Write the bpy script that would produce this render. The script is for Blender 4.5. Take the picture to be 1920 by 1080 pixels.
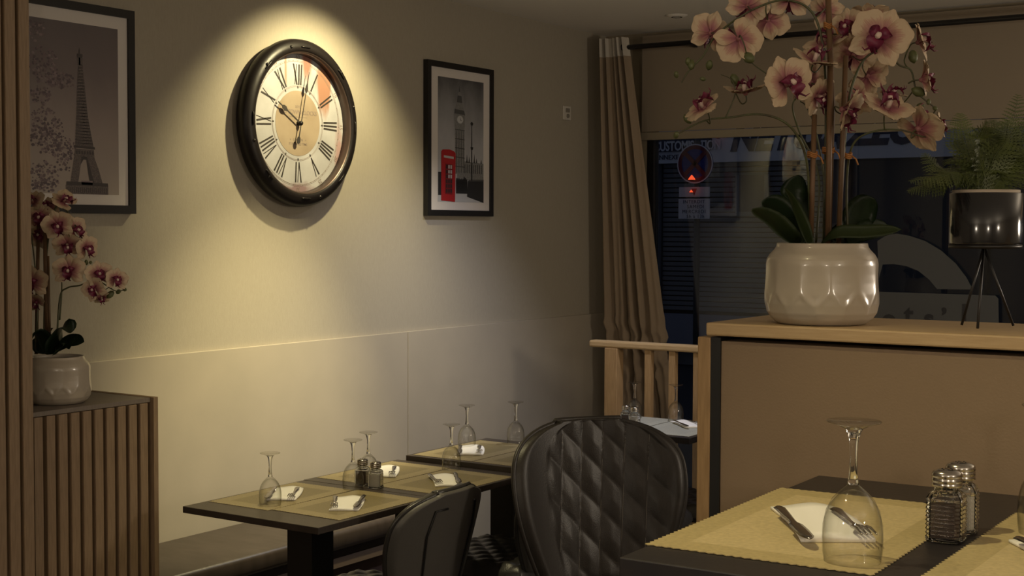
import bpy, bmesh, math, random
from math import sin, cos, pi, radians as RAD
from mathutils import Vector, Matrix, noise
random.seed(7)
for o in list(bpy.data.objects): bpy.data.objects.remove(o)
S = bpy.context.scene
COL = S.collection

# ------------------------------------------------------------------ camera
F_PX = 2650.0; CAM_H = 1.6
_v1 = Vector((2730-960, 432-540, F_PX)).normalized()      # direction of the long wall, in camera axes (x right, y down, z forward)
_v2 = -Vector((-3000-960, 413-540, F_PX)).normalized()
_X = (_v2 - _v1*(_v2.dot(_v1))).normalized(); _Y = _v1; _Z = _X.cross(_Y)
RM = Matrix((_X, _Y, _Z))                                  # world = RM @ cam
CAM = Vector((0, 0, CAM_H))
RIGHT = RM.col[0].copy(); UP = -RM.col[1]; FWD = RM.col[2].copy()
cd = bpy.data.cameras.new('camera'); cam = bpy.data.objects.new('camera', cd); COL.objects.link(cam)
m = Matrix((RIGHT, UP, -FWD)).transposed().to_4x4(); m.translation = CAM; cam.matrix_world = m
cd.sensor_width = 36; cd.lens = F_PX/1920*36; cd.clip_start = .05; cd.clip_end = 200
S.camera = cam
def ray(px, py): return RM @ Vector((px-960, py-540, F_PX))
def at(px, py, d): return CAM + ray(px, py)*(d/F_PX)       # a measured point of the photograph at distance d
# ------------------------------------------------------------------ world, exposure, lights
S.view_settings.view_transform = 'Standard'; S.view_settings.look = 'None'
S.view_settings.gamma = 1; S.view_settings.use_curve_mapping = False
S.view_settings.exposure = 0.0
W = bpy.data.worlds.new('night'); S.world = W; W.use_nodes = True
W.node_tree.nodes['Background'].inputs[0].default_value = (.55, .62, .9, 1)
W.node_tree.nodes['Background'].inputs[1].default_value = .075
WARM = (1, .85, .47); SOFT = (1, .85, .67); COOL = (.90, .90, 1)
def spot(loc, aim, power, size, blend, col, r=.03):
    l = bpy.data.lights.new('spot_light', 'SPOT'); l.energy = power; l.spot_size = RAD(size); l.spot_blend = blend
    l.color = col; l.shadow_soft_size = r
    o = bpy.data.objects.new('spot_light', l); COL.objects.link(o); o.location = loc
    o.rotation_euler = (Vector(aim)-Vector(loc)).to_track_quat('-Z', 'Y').to_euler(); return o
def area(loc, aim, power, sx, sy, col):
    l = bpy.data.lights.new('area_light', 'AREA'); l.shape = 'RECTANGLE'; l.size = sx; l.size_y = sy; l.energy = power; l.color = col
    o = bpy.data.objects.new('area_light', l); COL.objects.link(o); o.location = loc
    o.rotation_euler = (Vector(aim)-Vector(loc)).to_track_quat('-Z', 'Y').to_euler(); return o
def fill_point(loc, power, r=.07):
    l = bpy.data.lights.new('fill_light', 'POINT'); l.energy = power; l.color = SOFT; l.shadow_soft_size = r
    o = bpy.data.objects.new('fill_light', l); COL.objects.link(o); o.location = loc; return o
CLOCK_SPOT = (-3.30, 4.36, 2.61)
spot(CLOCK_SPOT, (-3.92, 4.34, 1.76), 80, 91, .64, WARM, .02)
spot((-2.85, 4.10, 2.61), (-3.85, 4.02, .55), 215, 52, 1, WARM)
spot((-2.70, 3.15, 2.61), (-2.85, 3.30, .75), 85, 54, 1, WARM, .02)        # over the nearest table                 # over the bench tables
spot((-2.55, 5.15, 2.61), (-3.5, 5.0, .55), 95, 80, 1, COOL)               # over the far table
spot((-1.15, 1.30, 2.61), (-.68, 1.64, 1.22), 50, 58, .9, WARM, .02)         # over the high table
for q, w_ in (((.9, -1.1, 1.95), 34), ((2.0, .5, 1.95), 34), ((-1.5, -1.5, 1.95), 38), ((1.0, 4.4, 1.75), 72)): fill_point(q, w_, .22 if q[1] > 4 else .07)  # added unseen fill lights, placed to brighten ceiling, walls and curtain

# ------------------------------------------------------------------ materials
MATS = {}
def nt(name):
    m = bpy.data.materials.new(name); m.use_nodes = True; MATS[name] = m
    return m, m.node_tree, m.node_tree.nodes['Principled BSDF']
def mat(name, col, rough=.6, metal=0, spec=.5, bump=None, vary=None, emit=None, coat=0, sheen=0):
    """bump=(scale, strength[, stretch]); vary=(scale, second colour, stretch)"""
    m, t, b = nt(name); N, L = t.nodes, t.links
    b.inputs['Base Color'].default_value = (*col, 1); b.inputs['Roughness'].default_value = rough
    b.inputs['Metallic'].default_value = metal; b.inputs['Specular IOR Level'].default_value = spec
    b.inputs['Coat Weight'].default_value = coat; b.inputs['Coat Roughness'].default_value = .1
    if sheen: b.inputs['Sheen Weight'].default_value = sheen
    if emit: b.inputs['Emission Color'].default_value = (*emit[0], 1); b.inputs['Emission Strength'].default_value = emit[1]
    if bump or vary:
        tc = N.new('ShaderNodeTexCoord')
    def tex(scale, stretch, detail=4):
        mp = N.new('ShaderNodeMapping'); mp.inputs['Scale'].default_value = stretch
        n = N.new('ShaderNodeTexNoise'); n.inputs['Scale'].default_value = scale; n.inputs['Detail'].default_value = detail
        L.new(tc.outputs['Object'], mp.inputs[0]); L.new(mp.outputs[0], n.inputs['Vector']); return n
    if vary:
        n = tex(vary[0], vary[2] if len(vary) > 2 else (1, 1, 1))
        r = N.new('ShaderNodeValToRGB'); r.color_ramp.elements[0].position = .35; r.color_ramp.elements[1].position = .68
        r.color_ramp.elements[0].color = (*col, 1); r.color_ramp.elements[1].color = (*vary[1], 1)
        L.new(n.outputs['Fac'], r.inputs[0]); L.new(r.outputs[0], b.inputs['Base Color'])
    if bump:
        n = tex(bump[0], bump[2] if len(bump) > 2 else (1, 1, 1), 3)
        bp = N.new('ShaderNodeBump'); bp.inputs['Strength'].default_value = bump[1]; bp.inputs['Distance'].default_value = .002
        L.new(n.outputs['Fac'], bp.inputs['Height']); L.new(bp.outputs[0], b.inputs['Normal'])
    return m
wallm = mat('wallpaper', (.37, .335, .27), .8, spec=.2, bump=(600, .25, (1, 1, .2)), vary=(380, (.345, .31, .25), (1, 1, .12)))
wainm = mat('wainscot', (.40, .355, .285), .6, spec=.3, bump=(60, .08), vary=(5, (.375, .335, .27)))
ceilm = mat('ceiling_paint', (.86, .82, .75), .9, spec=.1)
floorm = mat('floor_tile', (.035, .028, .024), .5)
dwood = mat('dark_oak', (.050, .038, .030), .42, bump=(40, .15, (1, 12, 1)), vary=(14, (.034, .027, .022), (1, 14, 1)))
dwood2 = mat('black_tabletop', (.016, .014, .016), .38, bump=(120, .1), vary=(30, (.022, .018, .018)))
blackm = mat('black_lacquer', (.008, .008, .008), .45)
oak = mat('light_oak', (.37, .235, .11), .5, bump=(30, .15, (8, 8, 1)), vary=(16, (.29, .18, .08), (10, 10, 1)))
oakh = mat('light_oak_board', (.47, .335, .18), .48, bump=(30, .12, (1, 8, 8)), vary=(14, (.41, .28, .14), (1, 12, 12)))
slatm = mat('slat_wood', (.27, .185, .11), .6, bump=(40, .15, (8, 8, 1)), vary=(16, (.21, .14, .08), (10, 10, 1)))
slatb = mat('slat_backing', (.05, .034, .022), .7)
cabtop = mat('cabinet_top', (.19, .155, .125), .55, vary=(18, (.16, .13, .105), (1, 10, 1)))
benchm = mat('bench_leather', (.040, .030, .023), .38, bump=(9, .5, (.6, 3, 1)), vary=(7, (.055, .042, .034), (1, 3, 1)))
benchf = mat('bench_front_leather', (.035, .028, .026), .4)
benchb = mat('bench_base', (.045, .025, .022), .7)
leather = mat('black_leather', (.030, .028, .026), .33, bump=(260, .25))
leather2 = mat('brown_black_leather', (.026, .022, .019), .42, bump=(260, .25))
leatherb = mat('smooth_back_vinyl', (.085, .080, .072), .45, bump=(260, .2))
pipem = mat('piping_thread', (.13, .115, .095), .5)
bronze = mat('clock_case', (.009, .007, .007), .40, spec=.28, bump=(30, .3))
rivetm = mat('rivet_metal', (.06, .055, .055), .25, metal=.8)
frameb = mat('black_frame', (.010, .009, .009), .4)
passe = mat('passepartout', (.60, .56, .53), .8)
partm = mat('partition_panel', (.235, .165, .10), .6, bump=(250, .12), vary=(3.5, (.215, .15, .092)))
curt = mat('curtain_cloth', (.27, .205, .14), .85, bump=(500, .3), sheen=.2)
curtw = mat('curtain_header', (.50, .46, .40), .85, bump=(500, .3))
blindm = mat('blind_cloth', (.27, .22, .16), .85, bump=(500, .2))
blindbar = mat('blind_bar', (.27, .23, .165), .6)
wwall = mat('window_wall_paint', (.27, .225, .155), .85)
potm = mat('glazed_ceramic', (.42, .365, .29), .30, coat=.45)
soilm = mat('soil', (.02, .015, .01), .9)
leafm = mat('orchid_leaf', (.020, .040, .014), .4, vary=(12, (.012, .028, .010)))
leafy = mat('orchid_leaf_underside', (.045, .065, .018), .5, vary=(12, (.03, .05, .016)))
stemm = mat('orchid_stem', (.075, .085, .030), .5, vary=(40, (.055, .045, .022)))
stake = mat('bamboo_stake', (.14, .075, .034), .55, vary=(40, (.09, .05, .024), (1, 1, .1)))
tiem = mat('raffia_tie', (.36, .15, .04), .6)
lipm = mat('orchid_lip', (.17, .012, .045), .5, vary=(60, (.09, .006, .03)))
lipc = mat('orchid_column', (.65, .50, .42), .5)
budm = mat('orchid_bud', (.09, .10, .035), .5)
fernm = mat('fern_green', (.075, .095, .020), .5, vary=(25, (.04, .055, .014)))
planterm = mat('planter_black', (.010, .010, .012), .16, coat=.5)
creamm = mat('cream_liner', (.45, .38, .30), .6)
papern = mat('napkin_paper', (.86, .84, .80), .85, bump=(300, .1))
steel = mat('cutlery_steel', (.30, .28, .26), .22, metal=1)
capm = mat('chrome_cap', (.45, .42, .38), .2, metal=1)
pepper = mat('pepper', (.055, .028, .015), .9, bump=(900, .5)); salt = mat('salt', (.50, .46, .40), .9)
plastic = mat('white_plastic', (.55, .52, .46), .5)
rodm = mat('rod_black', (.010, .009, .009), .4)
def glassmat():
    m, t, b = nt('clear_glass'); b.inputs['Base Color'].default_value = (.97, .98, .97, 1)
    b.inputs['Transmission Weight'].default_value = 1; b.inputs['Roughness'].default_value = 0; b.inputs['IOR'].default_value = 1.47
    return m
glass = glassmat()
def panemat():
    m, t, b = nt('window_glass'); N, L = t.nodes, t.links
    tr = N.new('ShaderNodeBsdfTransparent'); tr.inputs[0].default_value = (.93, .96, .96, 1)
    gl = N.new('ShaderNodeBsdfGlossy'); gl.inputs['Roughness'].default_value = .0
    fr = N.new('ShaderNodeFresnel'); fr.inputs[0].default_value = 1.5
    mx = N.new('ShaderNodeMixShader'); L.new(fr.outputs[0], mx.inputs[0]); L.new(tr.outputs[0], mx.inputs[1]); L.new(gl.outputs[0], mx.inputs[2])
    L.new(mx.outputs[0], N['Material Output'].inputs[0]); return m
pane = panemat()
def thinglass():
    m, t, b = nt('thin_bowl_glass'); N, L = t.nodes, t.links
    lw = N.new('ShaderNodeLayerWeight'); lw.inputs[0].default_value = .5
    cr = N.new('ShaderNodeValToRGB'); cr.color_ramp.elements[0].position = .2; cr.color_ramp.elements[0].color = (.99, .99, .985, 1)
    cr.color_ramp.elements[1].position = 1; cr.color_ramp.elements[1].color = (.78, .78, .75, 1); L.new(lw.outputs['Facing'], cr.inputs[0])
    tr = N.new('ShaderNodeBsdfTransparent'); L.new(cr.outputs[0], tr.inputs[0])
    gl = N.new('ShaderNodeBsdfGlossy'); gl.inputs['Roughness'].default_value = .02
    pw = N.new('ShaderNodeMath'); pw.operation = 'POWER'; L.new(lw.outputs['Facing'], pw.inputs[0]); pw.inputs[1].default_value = 4.5
    fr = N.new('ShaderNodeMath'); fr.operation = 'MULTIPLY_ADD'; L.new(pw.outputs[0], fr.inputs[0]); fr.inputs[1].default_value = .5; fr.inputs[2].default_value = .045
    mx = N.new('ShaderNodeMixShader'); L.new(fr.outputs[0], mx.inputs[0]); L.new(tr.outputs[0], mx.inputs[1]); L.new(gl.outputs[0], mx.inputs[2])
    L.new(mx.outputs[0], N['Material Output'].inputs[0]); return m
thin = thinglass()
def filmmat():
    m, t, b = nt('window_film'); N, L = t.nodes, t.links
    b.inputs['Base Color'].default_value = (.10, .105, .11, 1); b.inputs['Roughness'].default_value = .6; b.inputs['Alpha'].default_value = .9
    return m
film = filmmat()
def petalmat():
    m, t, b = nt('orchid_petal'); N, L = t.nodes, t.links
    uv = N.new('ShaderNodeUVMap'); sp = N.new('ShaderNodeSeparateXYZ'); L.new(uv.outputs[0], sp.inputs[0])
    # distance from the throat plus distance from the midrib
    ab = N.new('ShaderNodeMath'); ab.operation = 'MULTIPLY_ADD'; L.new(sp.outputs[0], ab.inputs[0]); ab.inputs[1].default_value = .32; L.new(sp.outputs[1], ab.inputs[2])
    mp = N.new('ShaderNodeMapping'); mp.inputs['Scale'].default_value = (9, 1.2, 1); L.new(uv.outputs[0], mp.inputs[0])
    n = N.new('ShaderNodeTexNoise'); n.inputs['Scale'].default_value = 2.2; L.new(mp.outputs[0], n.inputs['Vector'])
    a2 = N.new('ShaderNodeMath'); a2.operation = 'MULTIPLY_ADD'; L.new(n.outputs['Fac'], a2.inputs[0]); a2.inputs[1].default_value = .55; L.new(ab.outputs[0], a2.inputs[2])
    r = N.new('ShaderNodeValToRGB'); cr = r.color_ramp; cr.elements[0].position = .30; cr.elements[1].position = 1.12 if False else 1.0
    cr.elements[0].color = (.20, .045, .075, 1); cr.elements[1].color = (.50, .38, .25, 1)
    e = cr.elements.new(.62); e.color = (.32, .12, .125, 1); e = cr.elements.new(.92); e.color = (.44, .28, .19, 1)
    L.new(a2.outputs[0], r.inputs[0]); L.new(r.outputs[0], b.inputs['Base Color'])
    b.inputs['Roughness'].default_value = .6; b.inputs['Subsurface Weight'].default_value = .0
    return m
petalm = petalmat()
def placematmat(name, base, inner, edge):
    m, t, b = nt(name); N, L = t.nodes, t.links
    tc = N.new('ShaderNodeTexCoord'); sp = N.new('ShaderNodeSeparateXYZ'); L.new(tc.outputs['Generated'], sp.inputs[0])
    def band(o, lo):
        a = N.new('ShaderNodeMath'); a.operation = 'SUBTRACT'; L.new(o, a.inputs[0]); a.inputs[1].default_value = .5
        c = N.new('ShaderNodeMath'); c.operation = 'ABSOLUTE'; L.new(a.outputs[0], c.inputs[0])
        d = N.new('ShaderNodeMath'); d.operation = 'LESS_THAN'; L.new(c.outputs[0], d.inputs[0]); d.inputs[1].default_value = lo; return d
    x = band(sp.outputs[0], .5-edge*1.45); y = band(sp.outputs[1], .5-edge)
    mu = N.new('ShaderNodeMath'); mu.operation = 'MULTIPLY'; L.new(x.outputs[0], mu.inputs[0]); L.new(y.outputs[0], mu.inputs[1])
    mx = N.new('ShaderNodeMixRGB'); L.new(mu.outputs[0], mx.inputs[0]); mx.inputs[1].default_value = (*base, 1); mx.inputs[2].default_value = (*inner, 1)
    n = N.new('ShaderNodeTexNoise'); n.inputs['Scale'].default_value = 160; n.inputs['Detail'].default_value = 3; L.new(tc.outputs['Object'], n.inputs['Vector'])
    m2 = N.new('ShaderNodeMixRGB'); m2.blend_type = 'MULTIPLY'; m2.inputs[0].default_value = .45
    L.new(mx.outputs[0], m2.inputs[1]); L.new(n.outputs['Fac'], m2.inputs[2]); L.new(m2.outputs[0], b.inputs['Base Color'])
    b.inputs['Roughness'].default_value = .42; bp = N.new('ShaderNodeBump'); bp.inputs['Strength'].default_value = .3; bp.inputs['Distance'].default_value = .001
    L.new(n.outputs['Fac'], bp.inputs['Height']); L.new(bp.outputs[0], b.inputs['Normal']); return m
matgold = placematmat('placemat_gold', (.56, .45, .22), (.68, .55, .29), .10)
mattan = placematmat('placemat_tan', (.36, .29, .145), (.25, .20, .09), .13)
matpale = placematmat('placemat_pale', (.50, .50, .43), (.46, .46, .40), .12)
def dialmat():
    m, t, b = nt('aged_dial'); N, L = t.nodes, t.links
    tc = N.new('ShaderNodeTexCoord')
    n = N.new('ShaderNodeTexNoise'); n.inputs['Scale'].default_value = 9; n.inputs['Detail'].default_value = 6; L.new(tc.outputs['Object'], n.inputs['Vector'])
    r = N.new('ShaderNodeValToRGB'); r.color_ramp.elements[0].position = .3; r.color_ramp.elements[1].position = .7
    r.color_ramp.elements[0].color = (.36, .355, .36, 1); r.color_ramp.elements[1].color = (.47, .465, .475, 1); L.new(n.outputs['Fac'], r.inputs[0])
    def stain(prev, cy, cz, sy, sz, col, thr, nscale, stretch):
        sp = N.new('ShaderNodeMapping'); sp.vector_type = 'POINT'
        sp.inputs['Location'].default_value = (0, -cy/sy, -cz/sz); sp.inputs['Scale'].default_value = (0, 1/sy, 1/sz); L.new(tc.outputs['Object'], sp.inputs[0])
        ln = N.new('ShaderNodeVectorMath'); ln.operation = 'LENGTH'; L.new(sp.outputs[0], ln.inputs[0])
        mp = N.new('ShaderNodeMapping'); mp.inputs['Scale'].default_value = stretch; L.new(tc.outputs['Object'], mp.inputs[0])
        nn = N.new('ShaderNodeTexNoise'); nn.inputs['Scale'].default_value = nscale; nn.inputs['Detail'].default_value = 5; L.new(mp.outputs[0], nn.inputs['Vector'])
        a = N.new('ShaderNodeMath'); a.operation = 'MULTIPLY_ADD'; L.new(nn.outputs['Fac'], a.inputs[0]); a.inputs[1].default_value = 1.6; L.new(ln.outputs['Value'], a.inputs[2])
        mr = N.new('ShaderNodeMapRange'); mr.inputs[1].default_value = thr; mr.inputs[2].default_value = thr+.55; mr.inputs[3].default_value = .85; mr.inputs[4].default_value = 0
        L.new(a.outputs[0], mr.inputs[0]); mx = N.new('ShaderNodeMixRGB'); L.new(mr.outputs[0], mx.inputs[0]); L.new(prev, mx.inputs[1]); mx.inputs[2].default_value = (*col, 1)
        return mx.outputs[0]
    c = stain(r.outputs[0], .155, .15, .05, .13, (.30, .12, .05), 1.35, 14, (1, 3, .5))
    c = stain(c, .055, .26, .035, .09, (.30, .10, .05), 1.35, 14, (1, 3, .5))
    c = stain(c, -.07, .22, .012, .10, (.36, .18, .10), 1.2, 14, (1, 2, .5))
    c = stain(c, -.02, -.275, .17, .045, (.22, .13, .14), 1.25, 16, (1, 1, 1.5))
    c = stain(c, .25, -.13, .03, .16, (.36, .22, .21), 1.2, 16, (1, 1, 1))
    L.new(c, b.inputs['Base Color']); b.inputs['Roughness'].default_value = .5; return m
dial = dialmat()
dialin = mat('dial_centre', (.34, .27, .19), .55, vary=(12, (.29, .225, .155)))
inkm = mat('dial_ink', (.03, .024, .02), .6); inkf = mat('faded_ink', (.22, .17, .14), .6)

# ------------------------------------------------------------------ geometry helpers
def obj(name, me, mats, parent=None, kind=None, loc=None, rot=None, smooth=False):
    if isinstance(me, bmesh.types.BMesh):
        d = bpy.data.meshes.new(name); me.to_mesh(d); me.free(); me = d
    if not isinstance(mats, (list, tuple)): mats = [mats]
    for m in mats: me.materials.append(m)
    if smooth:
        for p in me.polygons: p.use_smooth = True
    o = bpy.data.objects.new(name, me); COL.objects.link(o)
    if parent: o.parent = parent
    if kind: o['kind'] = kind
    if loc is not None: o.location = loc
    if rot is not None: o.rotation_euler = rot
    return o
def tag(o, label, cat, group=None):
    o['label'] = label; o['category'] = cat
    if group: o['group'] = group
    return o
def thing(name, label, cat, loc=(0, 0, 0), rz=0, group=None):
    o = bpy.data.objects.new(name, None); COL.objects.link(o); o.location = loc; o.rotation_euler = (0, 0, rz)
    o.empty_display_size = .05
    return tag(o, label, cat, group)
def dup(root, loc=None, rz=None, label=None, group=None):
    def rec(o, par):
        c = o.copy(); COL.objects.link(c)
        if par: c.parent = par
        for ch in list(o.children): rec(ch, c)
        return c
    r = rec(root, None)
    if loc is not None: r.location = loc
    if rz is not None: r.rotation_euler = (0, 0, rz)
    if label: r['label'] = label
    if group: r['group'] = group
    return r
def box(bm, x0, x1, y0, y1, z0, z1, mi=0, bev=0):
    vs = [bm.verts.new((x, y, z)) for z in (z0, z1) for (x, y) in ((x0, y0), (x1, y0), (x1, y1), (x0, y1))]
    fs = [bm.faces.new([vs[i] for i in f]) for f in ((3, 2, 1, 0), (4, 5, 6, 7), (0, 1, 5, 4), (1, 2, 6, 5), (2, 3, 7, 6), (3, 0, 4, 7))]
    for f in fs: f.material_index = mi
    if bev:
        es = list({e for f in fs for e in f.edges})
        bmesh.ops.bevel(bm, geom=es, offset=bev, segments=2, affect='EDGES', profile=.5)
    return bm
def B(*a, **k): return box(bmesh.new(), *a, **k)
def lathe(prof, n=32, bm=None, axis='z', mi=0, closed=False, off=(0, 0, 0)):
    bm = bm or bmesh.new(); rings = []
    for r, z in prof:
        if r < 1e-6: rings.append([bm.verts.new(Vector((0, 0, z))+Vector(off))])
        else: rings.append([bm.verts.new(Vector((r*cos(2*pi*i/n), r*sin(2*pi*i/n), z))+Vector(off)) for i in range(n)])
    R = rings + ([rings[0]] if closed else [])
    for a, b in zip(R, R[1:]):
        for i in range(n):
            j = (i+1) % n
            if len(a) == 1 and len(b) == 1: continue
            if len(a) == 1: f = bm.faces.new((a[0], b[i], b[j])) if False else bm.faces.new((b[i], a[0], b[j]))
            elif len(b) == 1: f = bm.faces.new((a[i], a[j], b[0]))
            else: f = bm.faces.new((a[i], a[j], b[j], b[i]))
            f.material_index = mi
    bmesh.ops.recalc_face_normals(bm, faces=bm.faces)
    return bm
def tube(pts, rad, n=8, bm=None, mi=0, cap=True):
    bm = bm or bmesh.new(); pts = [Vector(p) for p in pts]; prev = None; rings = []
    if not isinstance(rad, (list, tuple)): rad = [rad]*len(pts)
    for i, p in enumerate(pts):
        t = (pts[min(i+1, len(pts)-1)]-pts[max(i-1, 0)]).normalized()
        if prev is None: u = t.orthogonal().normalized()
        else: u = (prev - t*prev.dot(t)).normalized()
        prev = u; v = t.cross(u)
        rings.append([bm.verts.new(p+(u*cos(2*pi*k/n)+v*sin(2*pi*k/n))*rad[i]) for k in range(n)])
    for a, b in zip(rings, rings[1:]):
        for k in range(n):
            f = bm.faces.new((a[k], a[(k+1) % n], b[(k+1) % n], b[k])); f.material_index = mi; f.smooth = True
    if cap:
        f = bm.faces.new(rings[0][::-1]); f.material_index = mi; f = bm.faces.new(rings[-1]); f.material_index = mi
    return bm
def smoothpath(pts, n=6):
    pts = [Vector(p) for p in pts]; out = []
    P = [pts[0]]+pts+[pts[-1]]
    for i in range(1, len(P)-2):
        a, b, c, d = P[i-1:i+3]
        for k in range(n):
            t = k/n
            out.append(.5*((2*b)+(c-a)*t+(2*a-5*b+4*c-d)*t*t+(3*b-a-3*c+d)*t**3))
    out.append(pts[-1]); return out
def grid(fn, nu, nv, bm=None, mi=0, uv=False, flip=False):
    bm = bm or bmesh.new(); V = [[bm.verts.new(fn(i/nu, j/nv)) for j in range(nv+1)] for i in range(nu+1)]
    lay = bm.loops.layers.uv.verify() if uv else None
    for i in range(nu):
        for j in range(nv):
            q = [(i, j), (i+1, j), (i+1, j+1), (i, j+1)]
            if flip: q = q[::-1]
            f = bm.faces.new([V[a][b] for a, b in q]); f.material_index = mi; f.smooth = True
            if uv:
                for l, (a, b) in zip(f.loops, q): l[lay].uv = (abs(a/nu*2-1) if uv == 'abs' else a/nu, b/nv)
    return bm
def slab(pts, z0, z1, bm=None, mi=0):
    """vertical prism over a polygon"""
    bm = bm or bmesh.new(); a = [bm.verts.new((x, y, z0)) for x, y in pts]; b = [bm.verts.new((x, y, z1)) for x, y in pts]
    fs = [bm.faces.new(a[::-1]), bm.faces.new(b)]
    n = len(pts)
    for i in range(n): fs.append(bm.faces.new((a[i], a[(i+1) % n], b[(i+1) % n], b[i])))
    for f in fs: f.material_index = mi
    return bm
def text_bm(s, size, extrude=.0005, bold=0, shear=0, align='CENTER', space=1):
    c = bpy.data.curves.new('t', 'FONT'); c.body = s; c.size = size; c.extrude = extrude; c.offset = bold; c.shear = shear
    c.align_x = align; c.align_y = 'CENTER'; c.space_character = space; c.resolution_u = 3
    o = bpy.data.objects.new('t', c); COL.objects.link(o); bpy.context.view_layer.update()
    me = bpy.data.meshes.new_from_object(o.evaluated_get(bpy.context.evaluated_depsgraph_get()))
    bm = bmesh.new(); bm.from_mesh(me); bpy.data.objects.remove(o); bpy.data.curves.remove(c); bpy.data.meshes.remove(me)
    return bm
def xf(bm, M): bmesh.ops.transform(bm, matrix=M, verts=bm.verts); return bm
def merge(dst, src, mi=None):
    me = bpy.data.meshes.new('x'); src.to_mesh(me); src.free()
    n = len(dst.faces); dst.from_mesh(me); bpy.data.meshes.remove(me); dst.faces.ensure_lookup_table()
    if mi is not None:
        for f in dst.faces[n:]: f.material_index = mi
    return dst
WALLT = Matrix(((0, 0, 1, 0), (1, 0, 0, 0), (0, 1, 0, 0), (0, 0, 0, 1)))      # text xy -> wall yz, facing +x
BACKT = Matrix(((1, 0, 0, 0), (0, 0, -1, 0), (0, 1, 0, 0), (0, 0, 0, 1)))     # text xy -> xz, facing -y

# ------------------------------------------------------------------ room shell
WX = -3.92; WY = 6.80; CZ = 2.65
obj('floor', B(WX-.1, 3.1, -2.6, WY+.1, -.1, 0), floorm, kind='structure')
obj('ceiling', B(WX-.1, 3.1, -2.6, WY+.1, CZ, CZ+.1), ceilm, kind='structure')
obj('wall_left', B(WX-.1, WX, -2.6, WY+.1, 0, CZ), wallm, kind='structure')
obj('wall_right', B(3, 3.1, -2.6, WY+.1, 0, CZ), wallm, kind='structure')
obj('wall_rear', B(WX, 3, -2.6, -2.5, 0, CZ), wallm, kind='structure')
WL, WR, WB, WT = -3.66, 2.2, .12, 2.30
bm = B(WX, WL, WY, WY+.1, 0, CZ); box(bm, WR, 3, WY, WY+.1, 0, CZ); box(bm, WL, WR, WY, WY+.1, WT, CZ); box(bm, WL, WR, WY, WY+.1, 0, WB)
obj('wall_window', bm, wwall, kind='structure')
bm = B(WL, WL+.04, WY, WY+.06, WB, WT); box(bm, WR-.04, WR, WY, WY+.06, WB, WT); box(bm, WL, WR, WY, WY+.06, WT-.04, WT); box(bm, WL, WR, WY, WY+.06, WB, WB+.04)
w = obj('window_1', bm, rodm, kind='structure')
obj('pane', B(WL+.04, WR-.04, WY+.025, WY+.031, WB+.04, WT-.04), pane, parent=w)
# raised floor the camera stands on
obj('trim_1', B(-1.07, 3, -2.5, 2.5, 0, .47), dwood, kind='structure')
# wainscot, two boards
wt = bpy.data.objects.new('baseboard_left', None); COL.objects.link(wt); wt['kind'] = 'structure'
wt.location = (WX, 3.02, 0)
for a, b_ in ((0.0, 1.990), (1.993, 3.77)):
    obj('panel', B(0, .016, a, b_, 0, 1.13, bev=.0015), wainm, parent=wt)

# ------------------------------------------------------------------ slatted cabinet and slatted screen
cab = thing('slatted_cabinet', 'low cabinet clad in vertical wooden slats beneath the small orchid', 'cabinet', (WX+.005, 2.0, 0))
obj('body', B(0, .55, .54, 1.0, 0, 1.055), slatb, parent=cab)
obj('top', B(0, .572, .535, .998, 1.057, 1.070), cabtop, parent=cab)
obj('end_panel', B(0, .585, 1.0, 1.018, 0, 1.072, bev=.001), slatm, parent=cab)
pitch = .0433; me = None
y = .956
while y > .54:
    if me is None: o = obj('slat', B(.552, .575, 0, .030, 0, 1.055, bev=.002), slatm, parent=cab); me = o.data
    else: o = bpy.data.objects.new('slat', me); COL.objects.link(o); o.parent = cab
    o.location = (0, y, 0); y -= pitch
scr = thing('slatted_screen', 'tall screen of vertical wooden slats at the left edge, floor to ceiling', 'screen', (WX+.62, 1.7, 0))
obj('backing', B(-.06, -.03, 0, .83, 0, CZ-.002), slatb, parent=scr)
me = None; y = .800
while y > 0:
    if me is None: o = obj('slat', B(-.03, 0, 0, .034, 0, CZ-.003, bev=.002), slatm, parent=scr); me = o.data
    else: o = bpy.data.objects.new('slat', me); COL.objects.link(o); o.parent = scr
    o.location = (0, y, 0); y -= .0455

# ------------------------------------------------------------------ pictures
def mapper(y0, px0, ky, z0, py0, kz, ox, oy, sc):
    return lambda X, Y: (y0+((X/sc+ox)-px0)*ky, z0+(py0-(Y/sc+oy))*kz)
def poly(bm, pts, x, mi):
    vs = [bm.verts.new((x, a, b)) for a, b in pts]
    f = bm.faces.new(vs); f.material_index = mi
    if f.normal.x < 0 or True:
        f.normal_update()
        if f.normal.x < 0: f.normal_flip()
def picture(name, label, y0, y1, z0, z1, fw, py0, py1, pz0, pz1, draw, mats):
    p = thing(name, label, 'picture', (WX, (y0+y1)/2, z0))
    inv = Vector((-WX, -(y0+y1)/2, -z0))
    def put(bm): bmesh.ops.translate(bm, vec=inv, verts=bm.verts); return bm
    fr = bmesh.new(); x0, x1 = WX+.001, WX+.027
    box(fr, x0, x1, y0, y0+fw, z0, z1); box(fr, x0, x1, y1-fw, y1, z0, z1)
    box(fr, x0, x1, y0+fw, y1-fw, z0, z0+fw); box(fr, x0, x1, y0+fw, y1-fw, z1-fw, z1)
    obj('frame', put(fr), frameb, parent=p)
    obj('passepartout', put(B(x0, x0+.018, y0+fw, y1-fw, z0+fw, z1-fw)), passe, parent=p)
    bm = bmesh.new(); xb = x0+.0184
    poly(bm, [(py0, pz0), (py1, pz0), (py1, pz1), (py0, pz1)], xb, 0)
    draw(bm, xb)
    obj('print', put(bm), mats, parent=p)
    return p
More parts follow.
